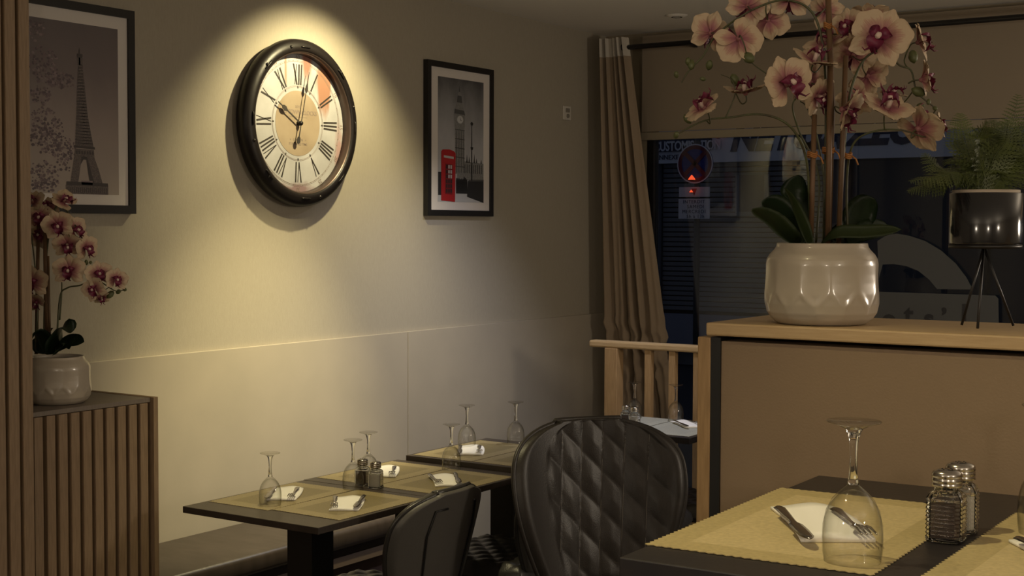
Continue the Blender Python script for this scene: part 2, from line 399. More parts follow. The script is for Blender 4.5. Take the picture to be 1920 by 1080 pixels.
def gradmat(name, stops, scale=3, dist=.0):
    m, t, b = nt(name); N, L = t.nodes, t.links
    tc = N.new('ShaderNodeTexCoord'); sp = N.new('ShaderNodeSeparateXYZ'); L.new(tc.outputs['Generated'], sp.inputs[0])
    n = N.new('ShaderNodeTexNoise'); n.inputs['Scale'].default_value = scale; n.inputs['Detail'].default_value = 4
    L.new(tc.outputs['Generated'], n.inputs['Vector'])
    a = N.new('ShaderNodeMath'); a.operation = 'MULTIPLY_ADD'; L.new(n.outputs['Fac'], a.inputs[0]); a.inputs[1].default_value = dist; L.new(sp.outputs[2], a.inputs[2])
    s = N.new('ShaderNodeMath'); s.operation = 'SUBTRACT'; L.new(a.outputs[0], s.inputs[0]); s.inputs[1].default_value = dist/2
    r = N.new('ShaderNodeValToRGB'); cr = r.color_ramp
    while len(cr.elements) < len(stops): cr.elements.new(.5)
    for e, (p, c) in zip(cr.elements, stops): e.position = p; e.color = (*c, 1)
    L.new(s.outputs[0], r.inputs[0]); L.new(r.outputs[0], b.inputs['Base Color']); b.inputs['Roughness'].default_value = .45; return m
pg = lambda g, t=(1, 1, 1): tuple(g*x for x in t)
sky1 = gradmat('print_sky_dusk', [(0, (.34, .29, .25)), (.35, (.28, .23, .21)), (.7, (.15, .12, .12)), (1, (.11, .09, .095))], 3, .15)
tow = mat('print_iron', (.075, .060, .060), .6, vary=(260, (.16, .13, .12)))
towd = mat('print_iron_dark', (.055, .045, .045), .6)
blos = [mat('print_blossom_%s' % w, c, .6) for w, c in (('grey', (.10, .075, .085)), ('mauve', (.15, .11, .12)), ('pale', (.21, .16, .17)))]
def draw_eiffel(bm, xb):
    M = mapper(2.995, 58, .00223, 1.709, 363.5, .0018, 0, 0, 2.571)
    P = lambda pts, l, mi: poly(bm, [M(*p) for p in pts], xb+l*.00025, mi)
    rnd = random.Random(3)
    # shaft
    P([(357, 705), (366, 560), (372, 400), (376, 310), (396, 310), (406, 400), (420, 560), (447, 705)], 3, 1)
    for k in range(26):     # lattice bars
        t = k/26; y = 320+t*380; wl = 376-19*t**.8-2; wr = 396+50*t**1.5
        P([(wl, y), (wr, y+4), (wr, y+7), (wl, y+3)], 4, 2); P([(wl, y+8), (wr, y), (wr, y+3), (wl, y+11)], 4, 2)
    P([(378, 240), (381, 228), (384, 240), (386, 310), (378, 310)], 3, 2)
    P([(370, 258), (396, 258), (397, 266), (394, 276), (371, 276), (369, 266)], 4, 2); P([(370, 276), (398, 276), (396, 312), (374, 312)], 3, 1)
    # first deck, arch and legs
    P([(352, 700), (452, 704), (454, 716), (350, 712)], 5, 2); P([(356, 716), (448, 718), (450, 756), (352, 754)], 4, 1)
    for k in range(7): P([(360+k*13, 726), (368+k*13, 726), (368+k*13, 742), (360+k*13, 742)], 5, 2)
    P([(352, 752), (390, 754), (382, 800), (370, 880), (332, 880)], 3, 1)
    P([(410, 754), (450, 756), (470, 810), (490, 880), (446, 882), (432, 820)], 3, 1)
    P([(386, 754), (414, 754), (424, 790), (410, 768), (396, 768), (384, 790)], 4, 2)
    P([(410, 768), (424, 790), (448, 880), (426, 880)], 4, 2)
    P([(314, 876), (516, 880), (518, 896), (312, 894)], 5, 2); P([(310, 894), (518, 896), (518, 936), (312, 936)], 4, 1)
    for k in range(20): P([(318+k*10, 904), (322+k*10, 904), (322+k*10, 930), (318+k*10, 930)], 5, 2)
    P([(386, 870), (440, 870), (440, 890), (386, 890)], 5, 5)
    # blossoming branches down the left side
    for (cx, cy, rx, ry, n) in ((215, 330, 70, 90, 150), (290, 395, 70, 40, 110), (200, 470, 50, 50, 70), (215, 640, 85, 110, 260), (300, 720, 60, 60, 110), (205, 860, 80, 80, 170), (180, 150, 40, 90, 60), (300, 800, 40, 40, 20)):
        for _ in range(n):
            a = rnd.uniform(0, 2*pi); q = rnd.random()**.6; x = cx+rx*q*cos(a); yy = cy+ry*q*sin(a)
            if x < 152 or x > 360 or yy < 100 or yy > 930 or M(x, yy)[1] > 2.272: continue
            r = rnd.uniform(3, 9); k = rnd.choice((3, 3, 4, 4, 5)); ph = rnd.random()*6
            P([(x+r*cos(ph+j*pi/2.5)*rnd.uniform(.7, 1.2), yy+r*sin(ph+j*pi/2.5)*rnd.uniform(.7, 1.2)) for j in range(5)], rnd.uniform(1, 2.8), k)
picture('framed_print', 'large black-framed sepia print of a lattice iron tower, behind the slatted screen', 2.924, 3.434, 1.643, 2.356, .029, 2.995, 3.363, 1.708, 2.285,
        draw_eiffel, [sky1, tow, towd]+blos)
sky2 = gradmat('print_sky_grey', [(0, (.42, .42, .43)), (.45, (.34, .34, .36)), (.78, (.20, .20, .21)), (1, (.06, .06, .065))], 2.5, .5)
st1 = mat('print_stone', (.15, .15, .15), .6, vary=(160, (.21, .21, .21))); st2 = mat('print_stone_dark', (.065, .065, .068), .6)
st3 = mat('print_pale', (.42, .42, .43), .6); redp = mat('print_red', (.36, .012, .016), .5); redd = mat('print_red_dark', (.16, .006, .01), .5); blk = mat('print_black', (.016, .016, .018), .6)
def draw_london(bm, xb):
    M = mapper(5.229, 823, .00428, 1.717, 379, .00247, 780, 90, 3.0)
    P = lambda pts, l, mi: poly(bm, [M(*p) for p in pts], xb+l*.00025, mi)
    P([(130, 815), (386, 790), (386, 868), (128, 865)], 1, 3)       # pavement
    P([(235, 630), (386, 640), (386, 740), (235, 740)], 1, 1)       # parliament range
    for k in range(12): P([(240+k*12, 650), (245+k*12, 650), (245+k*12, 700), (240+k*12, 700)], 2, 2)
    for x, h in ((290, 590), (303, 600), (332, 585), (345, 610), (372, 615)): P([(x-5, 640), (x, h), (x+5, 640)], 1, 2)
    P([(222, 440), (274, 445), (276, 710), (222, 706)], 3, 1)       # shaft
    for k in range(5): P([(222, 452+k*52), (276, 456+k*52), (276, 461+k*52), (222, 457+k*52)], 4, 2)
    for k in range(4): P([(230+k*13, 460), (233+k*13, 460), (233+k*13, 700), (230+k*13, 700)], 4, 2)
    P([(218, 365), (278, 370), (276, 446), (220, 442)], 4, 1); P([(220, 340), (272, 345), (278, 370), (218, 365)], 5, 2)
    for a0 in (0,): P([(250+17*cos(j*pi/8), 398+22*sin(j*pi/8)) for j in range(16)], 6, 3)
    P([(249, 398), (251, 380), (252, 398), (262, 404), (251, 402)], 7, 2)
    P([(232, 300), (262, 303), (271, 345), (221, 340)], 4, 1); P([(236, 262), (258, 264), (262, 303), (232, 300)], 4, 2)
    P([(240, 240), (252, 242), (258, 264), (236, 262)], 4, 1); P([(243, 240), (246, 205), (250, 242)], 4, 2)
    P([(315, 420), (318, 420), (320, 740), (313, 740)], 5, 5); P([(308, 412), (316, 402), (325, 412), (321, 424), (312, 424)], 6, 5); P([(309, 548), (325, 548), (322, 564), (312, 564)], 6, 5)
    rnd = random.Random(5)
    for k in range(9):
        x = 232+k*7; h = rnd.uniform(720, 735); P([(x-4, 818), (x-5, h+15), (x-2, h), (x+2, h), (x+5, h+15), (x+4, 818)], 5, 5)
    P([(296, 742), (386, 738), (386, 868), (290, 835)], 4, 5); P([(300, 736), (386, 732), (386, 742), (298, 746)], 5, 2)
    P([(130, 700), (150, 700), (150, 830), (130, 830)], 3, 5)
    P([(146, 585), (154, 574), (190, 571), (216, 580), (225, 592), (222, 866), (146, 860)], 6, 6)   # telephone box
    P([(160, 606), (214, 611), (214, 624), (160, 619)], 7, 3)
    P([(168, 652), (208, 656), (206, 826), (166, 822)], 7, 7)
    for r in range(6):
        for c in range(3):
            x = 172+c*12; y = 660+r*27; P([(x, y), (x+8, y), (x+8, y+20), (x, y+20)], 8, 3 if (r < 3 and c) else 5)
picture('framed_print', 'narrow black-framed grey print of a clock tower and red telephone box, right of the clock', 5.143, 5.672, 1.652, 2.360, .027, 5.229, 5.595, 1.717, 2.292,
        draw_london, [sky2, st1, st2, st3, st3, blk, redp, redd])

# ------------------------------------------------------------------ wall clock
CY, CZZ = 4.273, 2.015
clk = thing('wall_clock', 'big round wall clock with black riveted case and roman numerals under the spotlight', 'clock', (WX, CY, CZZ))
ROTX = Matrix.Rotation(pi/2, 4, 'Y')        # lathe z -> wall x
prof = [(.28, .002), (.315, .002), (.328, .012), (.336, .035), (.333, .056), (.322, .068), (.305, .074), (.292, .074), (.284, .068), (.281, .056), (.279, .030), (.279, .012)]
obj('case', xf(lathe(prof, 96), ROTX), bronze, parent=clk, smooth=True)
obj('inner_ring', xf(lathe([(.284, .069), (.279, .066), (.275, .034), (.279, .034)], 96), ROTX), mat('ring_brass', (.10, .07, .06), .35, metal=.6), parent=clk, smooth=True)
dl = obj('dial', xf(lathe([(0, .030), (.10, .030), (.279, .030)], 96), ROTX), dial, parent=clk)
obj('dial_centre', xf(lathe([(0, .0308), (.131, .0308), (.131, .0300)], 64), ROTX), dialin, parent=dl)
def ring(r, w, x, mi, bm, n=96): return merge(bm, xf(lathe([(r-w, x), (r+w, x)], n), ROTX), mi)
bm = bmesh.new()
ring(.150, .0006, .0306, 0, bm); ring(.146, .0006, .0306, 0, bm); ring(.247, .0008, .0306, 0, bm); ring(.252, .0005, .0306, 0, bm)
for k in range(60):
    a = k*pi/30
    q = xf(B(.247, .252, -.0005, .0005, .0305, .0309), Matrix.Rotation(a, 4, 'Z')); merge(bm, xf(q, ROTX), 0)
for k in range(12):
    s = text_bm(str(5*(k+1)), .024, .0001); a = (k+1)*pi/6
    merge(bm, xf(s, WALLT @ Matrix.Translation((sin(a)*.2645, cos(a)*.2645, .0307)) @ Matrix.Rotation(-a, 4, 'Z')), 0)
obj('minute_track', bm, inkf, parent=dl)
NUM = ['I', 'II', 'III', 'IIII', 'V', 'VI', 'VII', 'VIII', 'IX', 'X', 'XI', 'XII']
def numeral(s, top=.237, bot=.155):
    bm = bmesh.new(); w = .0095; xs = []; x = 0
    adv = {'I': .016, 'V': .030, 'X': .032}
    tot = sum(adv[c] for c in s); x = -tot/2
    def bar(x0, x1, wd, yb=bot, yt=top, taper=1):
        sc = .72
        vs = [(x0*sc-wd/2*taper, yb), (x0*sc+wd/2*taper, yb), (x1+wd/2, yt), (x1-wd/2, yt)]
        slab(vs, .0305, .0311, bm)
    for c in s:
        cx = x+adv[c]/2
        if c == 'I': bar(cx, cx, w*.72)
        if c == 'V': bar(cx, cx-.010, w*.75, taper=.5); bar(cx, cx+.010, w*.35)
        if c == 'X':
            bar(cx+.009, cx-.009, w*.75); bar(cx-.009, cx+.009, w*.28)
        x += adv[c]
    return bm
bm = bmesh.new()
for k, s in enumerate(NUM):
    a = (k+1)*pi/6
    obj('numeral', xf(xf(numeral(s), Matrix.Rotation(-a, 4, 'Z')), WALLT), inkm, parent=dl)
    merge(bm, xf(xf(B(-.0028, .0028, .140, .149, .0305, .0311), Matrix.Rotation(-a, 4, 'Z')), WALLT))
obj('hour_marks', bm, inkm, parent=dl, kind='stuff')
bm = bmesh.new()
def dialtext(s, size, y, bold=0, space=1): merge(bm, xf(text_bm(s, size, .0001, bold, space=space), WALLT @ Matrix.Translation((0, y, .0312))))
dialtext('ESTD', .014, .066); dialtext('OLD TOWN CLOCKS', .0245, .044, .0004, .93); merge(bm, xf(B(-.055, .055, .0252, .0262, .0310, .0314), WALLT))
dialtext('LONDON', .013, -.066, .0002); dialtext('STANDARD TIME', .014, -.083, .0002)
merge(bm, xf(lathe([(0, .0313), (.003, .0313)], 12), Matrix.Translation((0, -.045, -.066)) @ ROTX)); merge(bm, xf(lathe([(0, .0313), (.003, .0313)], 12), Matrix.Translation((0, .045, -.066)) @ ROTX))
obj('lettering', bm, inkf, parent=dl)
def hand(name, ang, outline, x, m=inkm):
    bm = xf(slab(outline, x, x+.0012), Matrix.Rotation(-ang, 4, 'Z')); return obj(name, xf(bm, WALLT), m, parent=clk)
hand('hour_hand', RAD(301), [(-.0035, -.005), (.0035, -.005), (.003, .088), (.011, .103), (.008, .118), (.003, .122), (.0025, .150), (-.0025, .150), (-.003, .122), (-.008, .118), (-.011, .103), (-.003, .088)], .044)
hand('minute_hand', RAD(13), [(-.006, -.085), (.006, -.085), (.011, -.075), (.008, -.060), (.0025, -.055), (.0018, .125), (.009, .137), (.0065, .152), (.0022, .168), (.0006, .215), (-.0006, .215), (-.0022, .168), (-.0065, .152), (-.009, .137), (-.0018, .125), (-.0025, -.055), (-.008, -.060), (-.011, -.075)], .048)
obj('hub', xf(lathe([(0, .054), (.008, .052), (.0095, .046), (.0095, .031)], 20), ROTX), bronze, parent=clk, smooth=True)
for k in range(12):
    a = RAD(30*k+14)
    if k % 3: obj('rivet', xf(lathe([(0, .0065), (.004, .0055), (.0065, .002), (.007, 0)], 12), Matrix.Translation((.0735, sin(a)*.306, cos(a)*.306)) @ ROTX), rivetm, parent=clk, smooth=True)
for k in range(8):
    a = k*pi/4; pts = []
    for j, (t, h) in enumerate(((-.085, -.002), (-.075, .003), (-.04, .0045), (0, .0045), (.04, .0045), (.075, .003), (.085, -.002))):
        b = a+t; pts.append((.0735+h, sin(b)*.302, cos(b)*.302))
    obj('grip_bar', tube(pts, .0030, 8), rivetm if k in (0, 4) else bronze, parent=clk)

# thermostat / switch plate
sw = thing('wall_switch', 'small white switch plate on the dim wall left of the curtain', 'switch', (WX, 6.382, 2.165))
obj('plate', B(0, .010, -.037, .037, 0, .074, bev=.003), plastic, parent=sw)
obj('rocker', B(.010, .014, -.018, .018, .040, .062, bev=.001), mat('switch_grey', (.22, .2, .17), .5), parent=sw)
obj('dial_knob', xf(lathe([(0, .018), (.010, .018), (.011, .010)], 16), Matrix.Translation((0, 0, .022)) @ ROTX), MATS['switch_grey'], parent=sw)

# ------------------------------------------------------------------ bench
bn = thing('wall_bench', 'long dark leather bench seat against the wainscot behind the tables', 'bench', (WX+.017, 3.025, 0))
obj('seat', B(0, .425, 0, 1.75, .375, .45, bev=.018), benchm, parent=bn, smooth=True)
obj('rail', B(0, .40, 0, 1.75, .345, .374), benchf, parent=bn)
obj('trim_strip', B(.385, .405, 0, 1.75, .305, .343), mat('bench_strip', (.13, .095, .07), .5), parent=bn)
obj('base', B(0, .385, 0, 1.75, 0, .344), benchb, parent=bn)

# ------------------------------------------------------------------ tables
def table(label, x0, x1, y0, y1, z, th=.02, base=0, mt=dwood, rz=0, group=None):
    cx, cy = (x0+x1)/2, (y0+y1)/2
    t = thing('dining_table', label, 'table', (cx, cy, base), rz, group); hx, hy = (x1-x0)/2, (y1-y0)/2; h = z-base
    obj('tabletop', B(-hx, hx, -hy, hy, h-th, h, bev=.0015), mt, parent=t)
    obj('pedestal', B(-.05, .05, -.05, .05, .02, h-th), blackm, parent=t)
    obj('top_plate', B(-.2, .2, -.03, .03, h-th-.006, h-th-.0005), blackm, parent=t)
    obj('foot_plate', B(-.21, .21, -.21, .21, 0, .018, bev=.003), blackm, parent=t)
    return t
T1 = table('dark wooden bistro table nearest the slatted cabinet', -3.195, -2.65, 2.99, 3.533, .75)
T2 = table('dark wooden bistro table in the middle of the row by the bench', -3.20, -2.64, 3.537, 4.045, .75)
T3 = table('dark wooden bistro table with a slightly higher top, third in the row by the bench', -3.165, -2.60, 4.05, 4.565, .768)
T4 = table('dark table with pale placemats in front of the wooden railing', -3.135, -2.555, 5.125, 5.60, .75, .025, mt=dwood2)
T5 = table('black high table in the right foreground against the tan partition', -.800, -.15, 1.42, 2.068, 1.22, .032, base=.47, mt=dwood2, rz=RAD(1.2))
def placemat(label, x0, x1, y0, y1, z, m, rz=0, group=None, scal=.0035):
    cx, cy = (x0+x1)/2, (y0+y1)/2; hx, hy = (x1-x0)/2, (y1-y0)/2; pts = []
    step = .011
    def edge(ax, ay, bx, by):
        L = math.hypot(bx-ax, by-ay); n = int(L/step); nx, ny = (by-ay)/L, -(bx-ax)/L
        for i in range(n):
            for s in (0, .5):
                t = (i+s)/n; d = -scal*(1 if s == 0 else 0); pts.append((ax+(bx-ax)*t+nx*d, ay+(by-ay)*t+ny*d))
    edge(-hx, -hy, hx, -hy); edge(hx, -hy, hx, hy); edge(hx, hy, -hx, hy); edge(-hx, hy, -hx, -hy)
    bm = slab(pts, 0.0002, .0012)
    o = obj('placemat', bm, m, loc=(cx, cy, z), rot=(0, 0, rz)); tag(o, label, 'placemat', group); return o
placemat('tan placemat on the wall side of the nearest bench table', -3.185, -2.935, 3.085, 3.485, .75, mattan, RAD(.5))
placemat('tan placemat on the aisle side of the nearest bench table', -2.932, -2.662, 3.10, 3.495, .7503, mattan, RAD(-.6))
placemat('tan placemat on the wall side of the middle bench table', -3.19, -2.928, 3.590, 4.0, .75, mattan)
placemat('tan placemat on the aisle side of the middle bench table', -2.925, -2.65, 3.580, 3.985, .75, mattan, RAD(-.7))
placemat('tan placemat on the wall side of the third bench table, under two glasses', -3.15, -2.885, 4.07, 4.50, .768, mattan)
placemat('tan placemat on the aisle side of the third bench table, behind the tall quilted chair', -2.882, -2.62, 4.07, 4.48, .768, mattan)
placemat('pale placemat on the left half of the table by the railing', -3.12, -2.85, 5.18, 5.59, .75, matpale)
placemat('pale placemat on the right half of the table by the railing', -2.845, -2.575, 5.16, 5.58, .75, matpale)
PM1 = placemat('gold scalloped placemat on the high table, under the large upturned wine glass', -.805, -.525, 1.487, 1.928, 1.2205, matgold, RAD(1.6))
PM2 = placemat('gold scalloped placemat at the bottom right corner of the photo', -.478, -.190, 1.44, 1.935, 1.2205, matgold, RAD(.5))

# ------------------------------------------------------------------ table things
def wine_glass():
    t = thing('wine_glass', 'x', 'wine glass')
    outer = [(.0320, 0), (.0335, .010), (.0342, .026), (.0335, .042), (.0300, .058), (.0235, .071), (.0150, .080), (.0085, .0855)]
    inner = [(.0098, .0795), (.0175, .0745), (.0265, .064), (.0318, .049), (.0330, .035), (.0333, .026), (.0326, .010), (.0312, 0)]
    obj('bowl', lathe([(0, .0875)]+[(.0065, .0870)]+outer[::-1]+inner[::-1]+[(0, .0825)], 40), thin, parent=t, smooth=True)
    obj('stem', lathe([(0, .0880), (.0070, .0880), (.0056, .094), (.0046, .105), (.0043, .120), (.0050, .135), (.0062, .142), (.0085, .148), (.0100, .151), (0, .151)], 24), glass, parent=t, smooth=True)
    obj('foot', lathe([(0, .1515), (.0110, .1515), (.0190, .1555), (.0300, .1585), (.0310, .1598), (.0300, .1605), (0, .1600)], 40), thin, parent=t, smooth=True)
    return t
G0 = wine_glass(); first = True
def put_glass(label, x, y, z, s=1):
    global first
    if first: o = G0; o['label'] = label; o.location = (x, y, z); first = False
    else: o = dup(G0, (x, y, z), random.uniform(0, 6), label)
    o.scale = (s, s, s); o['group'] = 'upturned wine glasses'; return o
Z = .7515
put_glass('large upturned wine glass on the gold placemat in the foreground', -.5615, 1.541, 1.222)
put_glass('upturned wine glass cut off at the right edge of the photo', -.414, 1.817, 1.222)
put_glass('upturned wine glass nearest the slatted cabinet', -2.985, 3.15, Z)
put_glass('upturned wine glass in front of the shakers on the nearest bench table', -2.952, 3.5, Z)
put_glass('upturned wine glass behind the shakers, by the wall side napkin of the middle table', -3.02, 3.66, Z)
put_glass('upturned wine glass at the far end of the middle bench table', -2.905, 3.975, Z)
put_glass('upturned wine glass standing over the napkin of the third bench table', -3.085, 4.32, .7695)
put_glass('upturned wine glass just above the left rim of the tall quilted chair', -2.990, 4.61-.10, .7695)
put_glass('upturned wine glass behind the shakers on the table by the railing', -3.03, 5.53, Z)
put_glass('upturned wine glass beside the napkin on the table by the railing', -2.835, 5.55, Z)

def shaker(fill, label, loc, rz):
    t = thing('condiment_shaker', label, 'shaker', loc, rz, 'glass shakers'); bm = bmesh.new()
    # square ribbed jar: rounded square sections with horizontal ribs
    def sect(r, z, n=24, sq=4):
        out = []
        for i in range(n):
            a = 2*pi*i/n+pi/n; c, s = cos(a), sin(a); k = (abs(c)**sq+abs(s)**sq)**(-1/sq); out.append(bm.verts.new((r*k*c, r*k*s, z)))
        return out
    secs = [(.0185, 0, 6), (.0215, .002, 6)]
    for i in range(9): z = .006+i*.0050; secs += [(.0220, z, 6), (.0206, z+.0025, 6)]
    secs += [(.0215, .053, 6), (.0190, .0585, 4), (.0150, .062, 2), (.0148, .067, 2)]
    inn = [(.0138, .067, 2), (.0140, .062, 2), (.0178, .056, 4), (.0192, .050, 6), (.0192, .005, 6), (.0170, .004, 6)]
    R = [sect(r, z, sq=q) for r, z, q in secs+inn]
    for a, b in zip(R, R[1:]):
        for i in range(24): bm.faces.new((a[i], a[(i+1) % 24], b[(i+1) % 24], b[i]))
    bm.faces.new(R[0][::-1]); bm.faces.new(R[-1])
    obj('jar', bm, glass, parent=t, smooth=False)
    bm = bmesh.new()
    R = [sect(r, z, sq=q) for r, z, q in [(.0165, .0045, 6), (.0188, .0055, 6), (.0188, .046, 6), (.0150, .0475, 6)]]
    for a, b in zip(R, R[1:]):
        for i in range(24): bm.faces.new((a[i], a[(i+1) % 24], b[(i+1) % 24], b[i]))
    bm.faces.new(R[0][::-1]); bm.faces.new(R[-1])
    obj('filling', bm, fill, parent=t)
    pr = [(.0155, .066), (.0180, .0665), (.0182, .070), (.0172, .0712), (.0182, .0724), (.0182, .076), (.0172, .0772), (.0182, .0784), (.0180, .0815), (.0165, .0845), (.0110, .0868), (0, .0875)]
    obj('cap', lathe([(0, .066)]+pr, 32), capm, parent=t, smooth=True)
    bm = bmesh.new()
    for i in range(7):
        a = i*pi/3; r = 0 if i == 6 else .006; lathe([(0, .0882), (.0009, .0880), (.0009, .0868)], 8, bm, off=(r*cos(a), r*sin(a), -.0003))
    obj('holes', bm, blackm, parent=t)
    return t
P0 = shaker(pepper, 'pepper shaker in the foreground, nearer of the pair on the high table', (-.5065, 1.7135, 1.221), RAD(3))
S0 = shaker(salt, 'salt shaker in the foreground, behind the pepper on the high table', (-.508, 1.775, 1.221), RAD(8))
dup(S0, (-2.905, 3.558, .7505), RAD(20), 'salt shaker between the two nearest bench tables, right of the pair')
dup(P0, (-2.975, 3.575, .7505), RAD(10), 'pepper shaker between the two nearest bench tables, left of the pair')
dup(P0, (-2.945, 5.30, .7515), RAD(15), 'pepper shaker on the table by the railing, left of the pair')
dup(S0, (-2.89, 5.275, .7515), RAD(5), 'salt shaker on the table by the railing, right of the pair')

def napkin_bm(w=.090, l=.200):
    def f(u, v):
        x = (u-.5)*w; y = (v-.5)*l; return Vector((x+.006*sin(v*3), y, .004+.010*sin(pi*u)*.5+.0015*sin(7*u+3*v)))
    bm = grid(f, 10, 8); grid(lambda u, v: f(u, v)*1-Vector((0, 0, f(u, v).z-.0006)), 10, 8, bm, flip=True)
    # side walls
    def wall(pts):
        for a, b in zip(pts, pts[1:]):
            A, Bv = bm.verts.new(a), bm.verts.new(b); C, D = bm.verts.new((b.x, b.y, .0006)), bm.verts.new((a.x, a.y, .0006)); bm.faces.new((D, C, Bv, A))
    wall([f(i/10, 0) for i in range(11)]); wall([f(i/10, 1) for i in range(10, -1, -1)]); wall([f(1, j/8) for j in range(9)]); wall([f(0, j/8) for j in range(8, -1, -1)])
    bmesh.ops.remove_doubles(bm, verts=bm.verts, dist=1e-5); bmesh.ops.recalc_face_normals(bm, faces=bm.faces); return bm
napm = None
def ribbon(outline_w, n, zf, th=.0016):
    """flat cutlery body: outline_w list of (y, halfwidth), thickness th, height zf(y)"""
    bm = bmesh.new(); R = []
    for y, w in outline_w:
        z = zf(y); R.append([bm.verts.new((-w, y, z)), bm.verts.new((-w*.5, y, z+th)), bm.verts.new((w*.5, y, z+th)), bm.verts.new((w, y, z)), bm.verts.new((0, y, z-th*.3))])
    for a, b in zip(R, R[1:]):
        for i in range(5): f = bm.faces.new((a[i], a[(i+1) % 5], b[(i+1) % 5], b[i])); f.smooth = True
    bm.faces.new(R[0][::-1]); bm.faces.new(R[-1]); bmesh.ops.recalc_face_normals(bm, faces=bm.faces); return bm
def knife_bm():
    return ribbon([(-.105, .004), (-.10, .0085), (-.06, .0075), (-.01, .0055), (.005, .0055), (.012, .0095), (.05, .0105), (.085, .0095), (.098, .006), (.105, .001)], 0, lambda y: .0135)
def fork_bm():
    z = lambda y: .0125+.007*max(0, (y-.01)/.09)*(1 if y < .07 else .6)
    bm = ribbon([(-.095, .004), (-.09, .009), (-.05, .0065), (0, .0035), (.02, .0035), (.033, .0095), (.045, .0120)], 0, z)
    for k in range(4):
        x = -.0096+k*.0064
        tube([(x, .044, z(.044)+.0006), (x*1.02, .065, z(.065)+.0012), (x*1.0, .09, z(.09)+.001), (x*.98, .098, z(.098))], [.0022, .0021, .0016, .0005], 6, bm)
    return bm
cut = {}
def setting(where, x, y, z, rz, group=True, kn=(-.055, 0, -.15), fk=(.058, 0, .12), napkin=1.0):
    n_, f_, k_ = cut.get('n'), cut.get('f'), cut.get('k')
    def mk(key, name, bmf, m, label, cat):
        if key not in cut: cut[key] = bpy.data.meshes.new(name); b = bmf(); b.to_mesh(cut[key]); b.free(); cut[key].materials.append(m); [setattr(p, 'use_smooth', True) for p in cut[key].polygons]
        o = bpy.data.objects.new(name, cut[key]); COL.objects.link(o); tag(o, label, cat, cat+'s laid on the placemats'); return o
    n = mk('n', 'paper_napkin', napkin_bm, papern, 'white folded paper napkin '+where, 'napkin'); n.location = (x, y, z); n.rotation_euler = (0, 0, rz); n.scale = (napkin, napkin, 1)
    R = Matrix.Rotation(rz, 3, 'Z')
    k = mk('k', 'table_knife', knife_bm, steel, 'steel table knife lying on the napkin '+where, 'knife'); p = R @ Vector((kn[0], kn[1], 0)); k.location = (x+p.x, y+p.y, z); k.rotation_euler = (0, 0, rz+kn[2])
    f = mk('f', 'table_fork', fork_bm, steel, 'steel table fork lying on the napkin '+where, 'fork'); p = R @ Vector((fk[0], fk[1], 0)); f.location = (x+p.x, y+p.y, z); f.rotation_euler = (0, 0, rz+fk[2]); f.scale = k.scale = (.92, .92, 1)
    return n, k, f
RZ = RAD(35); Z = .7515
K1, F1 = (-.040, -.035, pi), (.032, -.030, pi)          # knife left, fork right, both pointing to the room
K2, F2 = (.040, -.012, pi-.06), (-.036, -.012, pi+.08)
setting('on the gold placemat under the large glass', -.6645, 1.7045, 1.2218, RAD(34), kn=(-.043, -.045, pi), fk=(.030, -.040, pi))
setting('at the right edge of the photo', -.345, 1.681, 1.2218, RZ, kn=K2, fk=F2)
setting('on the wall side of the nearest bench table', -3.063, 3.300, Z, RZ, kn=K1, fk=F1)
setting('on the aisle side of the nearest bench table', -2.797, 3.287, Z, RZ, kn=K2, fk=F2)
setting('on the wall side of the middle bench table', -3.06, 3.795, Z, RZ, kn=K1, fk=F1)
setting('on the aisle side of the middle bench table', -2.788, 3.778, Z, RAD(44), kn=K2, fk=F2)
setting('on the third bench table', -3.02, 4.255, .7695, RZ, kn=K1, fk=F1)
setting('on the table by the railing', -2.735, 5.462, Z, RAD(46), kn=K1, fk=F1)
bx = thing('metal_cup', 'tiny shiny metal cup beside the shakers on the table by the railing', 'cup', (-2.99, 5.335, Z))
obj('body', lathe([(0, 0), (.012, 0), (.014, .028), (.0125, .028), (.0108, .002), (0, .002)], 20), capm, parent=bx, smooth=True)
obj('rim', lathe([(.0137, .0275), (.0147, .0285), (.0137, .0295), (.0125, .0285)], 20, closed=True), capm, parent=bx, smooth=True)

